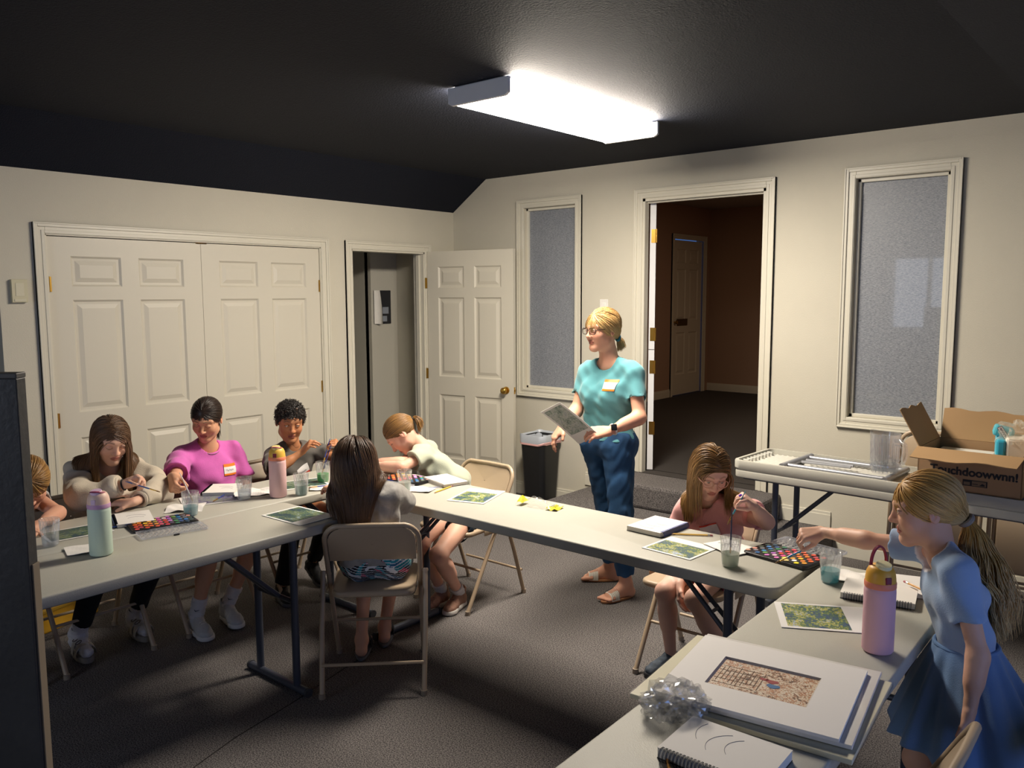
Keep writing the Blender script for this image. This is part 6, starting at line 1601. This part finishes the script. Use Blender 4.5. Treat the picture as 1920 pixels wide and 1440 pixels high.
p.sticker(lerp(p.sh, p.hip, .26)+p.ls*.078*p.s/.85, -p.fwd, p.ls, .080, .062, OR, label='white name tag with orange bands')
n0 = p.J['neck']; mb = MB(); mb.tube([n0+p.ls*.058*math.cos(a)+p.fwd*(.012+.055*math.sin(a))+p.up*(-.012-.040*math.sin(a)) for a in np.linspace(-.3, PI+.3, 22)], .0011, 6); p.addmb('necklace', mb, mat('necklace_silver', '#cfccc6', .25, metal=.8))
shoew, solew = mat('trainer_white', '#b9bcc0', .6, bump=.4, bscale=150), mat('trainer_sole', '#cfd1d4', .6)
for q in 'LR':
    p.sock(q, .62, sockm); p.addmb('sock_mark', swoosh(p, q, (.75, -.65, 0)), MATS['mark_navy'])
    so, mb = p.shoe(q, p.feet[q]['f'], shoew, solew, name='trainer', h=.03); p.addmb('laces', mb, mat('lace_white', '#d9dadc', .7), parent=so)
held(p, 'R', 'white handled brush in the pink shirt girl\'s hand, tip on the palette', RV*.42-UPW*.86+TC*.15, .075, .095, '#d3d0d3', off=TC*.010)

# the boy ----------------------------------------------------------------
p = Person('person with short black curly hair in dark grey t-shirt, both hands raised over the table',
    dict(head=(1.272, -2.652, .992), neck=(1.232, -2.612, .850), shR=(1.225, -2.748, .800), shL=(1.225, -2.462, .785), elR=(1.385, -2.835, .755), wrR=(1.435, -2.688, .846), elL=(1.385, -2.415, .760), wrL=(1.470, -2.462, .826),
         hipR=(1.10, -2.68, .51), hipL=(1.10, -2.55, .51), knR=(1.42, -2.745, .475), knL=(1.42, -2.52, .465), anR=(1.33, -2.785, .072), anL=(1.24, -2.50, .13)),
    (1.15, -2.61, 0), (.84, -.42, -.22), (.12, 0, 1), .95, .78, '#b27a55', ['#0d0a09', '#1d1714', '#2b221c'], gaze=A3((.7, .05, -.55)), lip='#96504a', brow='#15100e', eyes='open')
p.handspec = {'R': (RV*.55+UPW*.55+TC*.35, -TC*.3+RV*.6-UPW*.5, -RV*.3+UPW*.7+TC*.2, 'pinch'), 'L': (UPW*.5+TC*.5-RV*.15, -RV*.9+TC*.2, TC*.6-RV*.2+UPW*.4, 'grip')}
p.build_body(feet='LR', fdir={'L': (.9, -.1, -.5), 'R': (.96, -.25, 0)})
p.shirt('tshirt', mat('tee_grey', '#57534e', .92, bump=.3, bscale=320, sheen=.15), e=.013, sleeve=.72, neck=.066, hem=.03, wr=.004, loose=.008, sl_e=.010)
p.legs_cloth('trousers', mat('trousers_black', '#0e0f13', .9), e=.010, t1=1.93, ef=.016)
g = np.random.default_rng(5)
p.cap_mesh(.010, lo=.058, slope=.80, umin=-.075, rough=.0035, freq=190)
q_ = p.scalp(950, g, .056, .80, -.075); c0 = np.array([0, -.012, .032]); P = []
for k in range(950):
    n_ = nrm((q_[k]-c0)/np.array([.0735, .0935, .0815])**2); x = nrm(np.cross(n_, g.normal(size=3))); y = np.cross(n_, x); R_ = g.uniform(.0035, .0065); hh = g.uniform(.010, .022); ph = g.uniform(0, 6.28)
    P.append([p.W(*(q_[k]+n_*(hh*t+.003)+(x*math.cos(ph+t*9)+y*math.sin(ph+t*9))*R_*min(1, t*2.5))) for t in np.linspace(0, 1, 14)])
p.strands(np.array(P), .0017, seed=5)
p.sticker(lerp(p.sh, p.hip, .22)+p.ls*.035, -p.fwd, nrm(p.ls+p.up*.5), .078, .062, RD2, label='white name tag with a red band')
for q in 'LR': p.shoe(q, nrm(p.feet[q]['f']), mat('slipon_black', '#15161a', .8), mat('slipon_sole', '#4a4b50', .7), name='slip_on_shoe', collar=.0)
held(p, 'L', 'blue brush held by the curly haired boy above the green cup', RV*-.28-UPW*.95+TC*.05, .055, .105, '#3a49a8')

# leaning girl in pale green --------------------------------------------------
p = Person('person in pale green t-shirt leaning low over the table, hair in a ponytail',
    dict(head=(1.762, -2.258, .918), neck=(1.838, -2.168, .848), shL=(1.905, -2.232, .808), shR=(1.725, -2.025, .79), elL=(1.925, -2.405, .775), wrL=(1.745, -2.462, .770), elR=(1.81, -2.31, .770), wrR=(1.665, -2.43, .768),
         hipL=(2.15, -2.075, .515), hipR=(2.01, -2.055, .515), waist=(2.02, -2.11, .665), knL=(2.265, -2.475, .375), knR=(2.13, -2.475, .415), anL=(2.16, -2.215, .078), anR=(2.065, -2.255, .078)),
    (2.0, -2.15, 0), (-.38, -.50, -.78), (-.62, -.50, .60), .93, .84, '#dcab94', ['#5a3f24', '#8a6538', '#b48a50'], gaze=A3((-.5, -.3, -.8)), lip='#b0605a', eyes='open')
p.handspec = {'L': (-RV*.9-UPW*.1, -UPW, TC, 'rest'), 'R': (TC*.8-UPW*.2-RV*.3, -UPW, RV*-.8, 'grip')}
p.build_body(feet='LR', fdir={'L': (.31, -.95, 0), 'R': (.2, -.97, 0)})
p.shirt('tshirt', mat('tee_palegreen', '#aeb39f', .92, bump=.25, bscale=320, sheen=.2), e=.012, sleeve=.52, neck=.066, hem=.02, wr=.0045, freq=36, loose=.008, sl_e=.012)
p.legs_cloth('shorts', mat('shorts_navy', '#1a2a3c', .9), e=.013, t1=.50, wr=.005)
p.cap_mesh(.003, lo=.060, slope=.9, umin=-.085); p.hair_tied((0, -.116, .004), 3200, lay=.006, lo=.060, slope=.9, umin=-.085)
p.tail((0, -.120, .004), RV*.85+UPW*.1, 260, .10, spread=.06, wave=.25, r=.0016, fall=.12)
p.ring('hair_tie', p.W(0, -.118, .004), -p.F, .012, .005, mat('tie_black', '#17171a', .7))
p.ring('bracelet', p.J['wrL']*.85+p.J['elL']*.15, p.J['wrL']-p.J['elL'], .022, .003, MATS['band_black'])
for q in 'LR':
    p.sock(q, .42, sockm)
    so, mb = p.shoe(q, p.feet[q]['f'], mat('knit_rose', '#a07a68', .85, bump=.8, bscale=60), mat('knit_sole', '#d6d2cc', .6), name='trainer'); p.addmb('laces', mb, mat('lace_rose', '#6e4744', .7), parent=so)

# girl with her back to the camera ---------------------------------------------
p = Person('person seen from behind with very long dark brown hair on the foreground chair',
    dict(head=(2.388, -3.098, .974), neck=(2.425, -3.085, .862), shL=(2.36, -3.15, .828), shR=(2.508, -3.005, .832), elL=(2.235, -3.055, .715), wrL=(2.065, -2.95, .775), elR=(2.44, -2.865, .745), wrR=(2.28, -2.755, .775),
         hipL=(2.372, -3.078, .52), hipR=(2.478, -2.972, .52), knL=(2.125, -2.83, .485), knR=(2.235, -2.72, .485), anL=(2.245, -2.968, .085), anR=(2.215, -2.80, .085)),
    (2.42, -3.02, 0), (-.66, .66, -.36), (-.2, .25, .94), .95, .84, '#d6a68c', ['#2e1e14', '#523826', '#7d5a3a'], gaze=A3((-.6, .6, -.6)))
p.handspec = {'L': (-A3((.9, -.1, 0)), -UPW, TC*-1+RV, 'rest'), 'R': (A3((-.9, .35, 0)), -UPW, -TC, 'rest')}
p.build_body(feet='LR', fdir={'L': (-.70, .71, 0), 'R': (-.70, .71, 0)}, bare='LR')
p.shirt('tshirt', mat('tee_silver', '#8f8b86', .6, bump=.4, bscale=60, var=.22, vscale=26, sheen=.3), e=.014, sleeve=.85, neck=.066, hem=-.02, wr=.006, freq=38, loose=.008, sl_e=.012)
def shorts_col(V):
    pal = np.array([lin(c) for c in ('#12141c', '#12808e', '#c93a5e', '#1e5f86', '#e4e4e6', '#0e1015', '#2a97a4', '#171a24')])
    w = np.floor((V[:, 0]*.7+V[:, 1]*.7)*24+2*np.sin(V[:, 2]*40)).astype(int)*7+np.floor(V[:, 2]*32+1.5*np.sin(V[:, 0]*50)).astype(int)*13
    c = pal[np.mod(w*2654435, 8)]; ln = (np.sin((V[:, 0]*1.2-V[:, 1]+V[:, 2]*2.1)*210) > .72)[:, None]
    return np.where(ln, np.array([[.72, .75, .78]]), c)
p.legs_cloth('shorts', mat('shorts_pattern', '#ffffff', .85, attr='Col'), e=.016, t1=.55, wr=.004, res=.0035, vcol=shorts_col, top=.05)
p.cap_mesh(.003, lo=.056); p.hair_long(4600, .37, part=0, seed=21, vol=.016, fall=.26, r=.0014, draw=.06, lenvar=.35, col=p.collider(.026, True, False, .070, .10))
for q in 'LR':
    f = p.feet[q]; F_, l = f['f'], f['l']; s_ = p.s; g = f['a']-UPW*.083*s_; M = Matrix(((l[0], F_[0], 0, g[0]), (l[1], F_[1], 0, g[1]), (0, 0, 1, max(.002, g[2]-.012)), (0, 0, 0, 1)))
    mb = MB(); mb.prism([(.044*s_*math.cos(a)*(1+.14*math.sin(a)), (.056+.132*math.sin(a))*s_) for a in np.linspace(0, 2*PI, 29)[:-1]], 0, .014, .004, M); so = p.addmb('slide_sandal', mb, mat('slide_grey', '#5b5e63', .7))
    V = []; nx, ny = 13, 5
    for j in range(ny):
        for i in range(nx): a = PI*i/(nx-1); V.append(M @ Vector((-.047*s_*math.cos(a), (.075+.06*j/(ny-1))*s_, .010+.062*s_*math.sin(a)**.7)))
    mb = MB(); V2 = [v+Vector((0, 0, .004)) for v in V]; mb._add(V+V2, [[j*nx+i, j*nx+i+1, (j+1)*nx+i+1, (j+1)*nx+i] for j in range(ny-1) for i in range(nx-1)]+[[65+(j+1)*nx+i, 65+(j+1)*nx+i+1, 65+j*nx+i+1, 65+j*nx+i] for j in range(ny-1) for i in range(nx-1)]); p.addmb('strap', mb, mat('slide_dark', '#202228', .7), parent=so)

# girl with round eyeglasses ------------------------------------------------------
p = Person('person with round clear eyeglasses and pink t-shirt at the right end of the front table',
    dict(head=(3.622, -2.192, .950), neck=(3.592, -2.125, .818), shR=(3.478, -2.10, .752), shL=(3.702, -2.105, .778), elL=(3.885, -2.20, .775), wrL=(3.868, -2.30, .862), elR=(3.455, -2.135, .56), wrR=(3.55, -2.30, .475),
         hipR=(3.49, -1.985, .52), hipL=(3.63, -1.985, .52), knR=(3.505, -2.345, .435), knL=(3.65, -2.355, .44), anR=(3.435, -2.16, .076), anL=(3.735, -2.16, .076)),
    (3.56, -2.05, 0), (.60, -.58, -.42), (.28, -.2, .94), .93, .80, '#dfb3a1', ['#6b4a2c', '#94703f', '#b08a52'], gaze=A3((.6, -.4, -.72)), lip='#b0625e', eyes='open')
p.handspec = {'L': (-RV*.55+UPW*.5+TC*.35, -UPW*.6-RV*.5-TC*.2, -RV*.3-UPW*.6+TC*.4, 'grip'), 'R': (A3((.2, -.25, -1)), A3((.9, .2, 0)), TC*.8, 'hang')}
p.build_body(feet='LR', fdir={'L': (.4, -.9, 0), 'R': (-.25, -.97, 0)})
p.shirt('tshirt', mat('tee_rose', '#e8a9a6', .92, bump=.25, bscale=320, sheen=.2), e=.014, sleeve=.62, neck=.066, hem=.02, wr=.006, freq=30, loose=.010, sl_e=.014)
p.legs_cloth('shorts', mat('shorts_hotpink', '#cf2f5d', .9, var=.2, vscale=40), e=.015, t1=.60, wr=.005)
p.cap_mesh(.003, lo=.060); p.hair_long(4000, .30, part=.008, seed=31, vol=.013, fall=.20, r=.0012, col=p.collider(.026, True, False, .06, .06), fwd_keep=-1.15, lo=.064)
p.glasses(mat('frame_clearpink', '#d9a58f', .25), thin_clear('lens', gloss=.10), .0235, .0205, .0017, True)
p.sticker(lerp(p.sh, p.hip, .20)+p.ls*.03, -p.fwd, nrm(p.ls+p.up*.25), .085, .065, RD, label='white name tag with red bands')
t_ = p.hands['L']['tips'][2]; p.ring('finger_ring', lerp(t_[0], t_[1], .55), t_[1]-t_[0], .0085, .0018, mat('ring_violet', '#6a3fd0', .2))
mb = MB(); fr_ = Matrix.Translation(lerp(t_[0], t_[1], .55)-p.hands['L']['n']*.009); mb.box((-.006, -.006, -.006), (.006, .006, .006), .002, fr_); p.addmb('ring_stone', mb, mat('ring_gem', '#6f35e6', .1, coat=.5))
for q in 'LR':
    so, mb = p.shoe(q, p.feet[q]['f'], mat('sport_sandal', '#39434f', .8, var=.3, vscale=60), mat('sport_sole', '#2a2c31', .7), name='sport_sandal', collar=-.01)
    mb = MB(); f = p.feet[q]
    for k, y0 in enumerate((.03, .07, .11)): mb.tube([f['a']+f['f']*y0*p.s+f['l']*.046*p.s*math.cos(a)+UPW*(-.062+(.048-.012*k)*math.sin(a)+.004)*p.s for a in np.linspace(0, PI, 13)], .0042, 6)
    p.addmb('strap', mb, mat('sport_strap', '#6c86a8', .7), parent=so)
held(p, 'L', 'light blue brush with gold ferrule in the hand of the girl with round eyeglasses', -RV*.48-UPW*.86+TC*.1, .075, .075, '#4f9bb0')

# standing girl in light blue ----------------------------------------------------
p = Person('person standing in light blue dress with a long blond ponytail, reaching a brush across',
    dict(head=(4.616, -2.842, 1.088), neck=(4.668, -2.872, .985), shL=(4.735, -2.965, .958), shR=(4.632, -2.80, .962), elR=(4.452, -2.80, .952), wrR=(4.288, -2.728, .932), elL=(4.800, -3.01, .765), wrL=(4.797, -3.062, .632),
         hipL=(4.80, -2.925, .655), hipR=(4.735, -2.815, .655), waist=(4.735, -2.875, .765), knR=(4.645, -2.905, .37), knL=(4.79, -2.92, .36), anR=(4.745, -2.85, .075), anL=(4.82, -2.93, .075)),
    (4.76, -2.88, 0), (-.90, -.40, -.14), (-.10, 0, 1), .90, .73, '#dbab91', ['#a87a3a', '#d0a45c', '#efd39a'], gaze=A3((-.9, -.3, -.4)), eyes='open')
p.handspec = {'R': (-RV*.9-UPW*.1+TC*.1, -UPW*.7-TC*.3, TC*.7+UPW*.4, 'grip'), 'L': (-UPW+RV*.02, RV*.3-TC*.4-RV*.9, -RV*.6+TC*.4, 'hang')}
p.build_body(feet='LR', fdir={'L': (-.9, -.4, 0), 'R': (-.9, -.4, 0)})
bluem = mat('knit_lightblue', '#7d9cc6', .92, bump=.25, bscale=320, sheen=.25, attr='Col')
p.shirt('top', bluem, e=.008, sleeve=.62, neck=.078, hem=-.075, wr=.003, freq=40, sl_e=.008, ncut=(0, .035, -.015), trim=('#93adcf', '#e6e6ec'))
n0 = p.J['neck']; mb = MB(); nd = nrm(p.fwd*.35+p.up)
A_, B_ = p.hip+p.up*.085, A3((4.768, -2.885, .475)); ax = nrm(B_-A_); e1 = nrm(np.cross(ax, p.lh)); e2 = np.cross(ax, e1); Ls = np.linalg.norm(B_-A_)
V = []; nt, nh = 120, 26
for j in range(nh):
    t_ = j/(nh-1)
    for i in range(nt):
        a = 2*PI*i/nt; r_ = .076+.125*t_**.9; fo = (math.sin(a*11+1.2*math.sin(a*3))*.040+math.sin(a*17+2)*.018)*min(1, t_*2+.15)
        V.append(A_+ax*Ls*(t_+.03*math.sin(a*5)*t_)+(e1*math.cos(a)*1.0+e2*math.sin(a)*1.26)*r_*(1+fo*1.6))
V = np.array(V); Fq = [[j*nt+i, j*nt+(i+1) % nt, (j+1)*nt+(i+1) % nt, (j+1)*nt+i] for j in range(nh-1) for i in range(nt)]
V2 = V-np.repeat(((V.reshape(nh, nt, 3)-V.reshape(nh, nt, 3).mean(1, keepdims=True)).reshape(-1, 3)), 1, 0)*.03; o_ = len(V)
Fq += [[o_+q for q in f[::-1]] for f in Fq]+[[(nh-1)*nt+i, (nh-1)*nt+(i+1) % nt, o_+(nh-1)*nt+(i+1) % nt, o_+(nh-1)*nt+i] for i in range(nt)]
p.add('skirt', np.concatenate([V, V2]), np.array(Fq), mat('skirt_blue', '#6c90be', .9, bump=.25, bscale=320, sheen=.25))
mb = MB(); mb.tube([A_+ax*.006+(e1*math.cos(a)*1.0+e2*math.sin(a)*1.26)*.077 for a in np.linspace(0, 2*PI, 33)[:-1]], .006, 8, closed=True); p.addmb('waistband', mb, mat('waist_blue', '#6d90bd', .9))
p.cap_mesh(.003, lo=.060, slope=.85, umin=-.085); p.hair_tied((0, -.112, -.045), 3200, lay=.010, lo=.060, slope=.85, umin=-.085, r=.0011)
p.tail((0, -.116, -.048), RV*.42-UPW*.80+TC*.25, 1700, .36, spread=.10, wave=.34, r=.0015, fall=.12, start=.014, T=30, grow=17, lenvar=.35)
p.ring('hair_tie', p.W(0, -.114, -.046), RV*.6-UPW*.6, .017, .008, mat('scrunchie_grey', '#8f8478', .8))
held(p, 'R', 'blue brush with gold ferrule in the outstretched hand of the girl in blue', -RV*.88-UPW*.40+TC*.05, .045, .10, '#2f7fa8')

# child half hidden behind the dark panel ---------------------------------------------
p = Person('person with blond hair bent over folded arms, half hidden behind the dark panel',
    dict(head=(1.418, -4.062, .912), neck=(1.325, -4.10, .845), shL=(1.285, -3.985, .800), shR=(1.285, -4.215, .800), elL=(1.475, -3.975, .775), wrL=(1.60, -4.10, .772), elR=(1.47, -4.31, .775), wrR=(1.60, -4.22, .772),
         hipL=(1.12, -4.18, .52), hipR=(1.12, -4.33, .52), knL=(1.48, -4.17, .47), knR=(1.48, -4.36, .47), anL=(1.30, -4.17, .09), anR=(1.30, -4.36, .09)),
    (1.2, -4.2, 0), (.70, -.20, -.68), (.62, -.2, .75), .92, .82, '#d8a186', ['#7a5630', '#ab8146', '#cda763'], gaze=A3((.6, 0, -.8)))
p.handspec = {'L': (A3((.3, -.9, 0)), -UPW, RV, 'rest'), 'R': (A3((.3, .9, 0)), -UPW, RV, 'rest')}
p.build_body()
p.shirt('vest', mat('vest_white', '#b8b4ae', .9, bump=.25, bscale=320), e=.010, sleeve=.16, neck=.070, hem=.02)
p.legs_cloth('trousers', MATS['trousers_black'], e=.010, t1=1.9)
p.cap_mesh(.004, lo=.052); p.hair_tied((0, -.110, -.055), 3200, lay=.010, lo=.052, umin=-.10, r=.0016)
p.tail((0, -.112, -.06), (-.6, .2, -.6), 160, .10, spread=.05, wave=.2)
# ------------------------------------------------------------------ light and camera
wd = bpy.data.worlds.new('daylight'); sc.world = wd; wd.use_nodes = True
bg = wd.node_tree.nodes['Background']; bg.inputs[0].default_value = (*lin('#5f8fe0'), 1); bg.inputs[1].default_value = .25
la = bpy.data.lights.new('window_daylight', 'AREA'); la.shape = 'RECTANGLE'; la.size = 1.5; la.size_y = 1.5; la.energy = 13; la.color = lin('#85a9f3')
lo = bpy.data.objects.new('window_daylight', la); COL.objects.link(lo); lo.location = (6.80, -3.8, 1.15); lo.rotation_euler = Vector((-1, 0, -.05)).to_track_quat('-Z', 'Z').to_euler()
lo['label'] = 'daylight outside the window of the right wall'; lo['category'] = 'light'; lo['kind'] = 'structure'
lf = bpy.data.lights.new('front_daylight', 'AREA'); lf.shape = 'RECTANGLE'; lf.size = 1.0; lf.size_y = 1.0; lf.energy = 22; lf.color = lin('#d3def4')
fo = bpy.data.objects.new('front_daylight', lf); COL.objects.link(fo); fo.location = (2.1, -7.66, 1.7); fo.rotation_euler = Vector((0, 1, 0)).to_track_quat('-Z', 'Z').to_euler(); fo['kind'] = 'structure'
hl = bpy.data.lights.new('hall_fill', 'AREA'); hl.shape = 'DISK'; hl.size = .4; hl.energy = 13; hl.color = lin('#ffdcb8')  # unseen fill light added to brighten the hall
ho = bpy.data.objects.new('hall_fill', hl); COL.objects.link(ho); ho.location = (2.6, 2.6, 2.83); ho['kind'] = 'structure'
cam = bpy.data.cameras.new('camera'); cam.sensor_width = 36; cam.lens = 36*1545.9/1920; cam.clip_start = .05
co = bpy.data.objects.new('camera', cam); COL.objects.link(co)
r = Vector((.7646, .6445, -.0037)); f = Vector((-.6407, .7601, -.1082)).normalized(); r = (r-f*r.dot(f)).normalized(); u = r.cross(f)
co.matrix_world = Matrix(((r.x, u.x, -f.x, 5.2002), (r.y, u.y, -f.y, -5.3661), (r.z, u.z, -f.z, 1.7013), (0, 0, 0, 1)))
sc.camera = co
vs = sc.view_settings; vs.view_transform = 'Standard'; vs.look = 'None'; vs.gamma = 1; vs.use_curve_mapping = False; vs.exposure = 0.6
sc.cycles.use_denoising = True
sc.cycles.max_bounces = 10; sc.cycles.transparent_max_bounces = 16; sc.cycles.caustics_reflective = False; sc.cycles.caustics_refractive = False
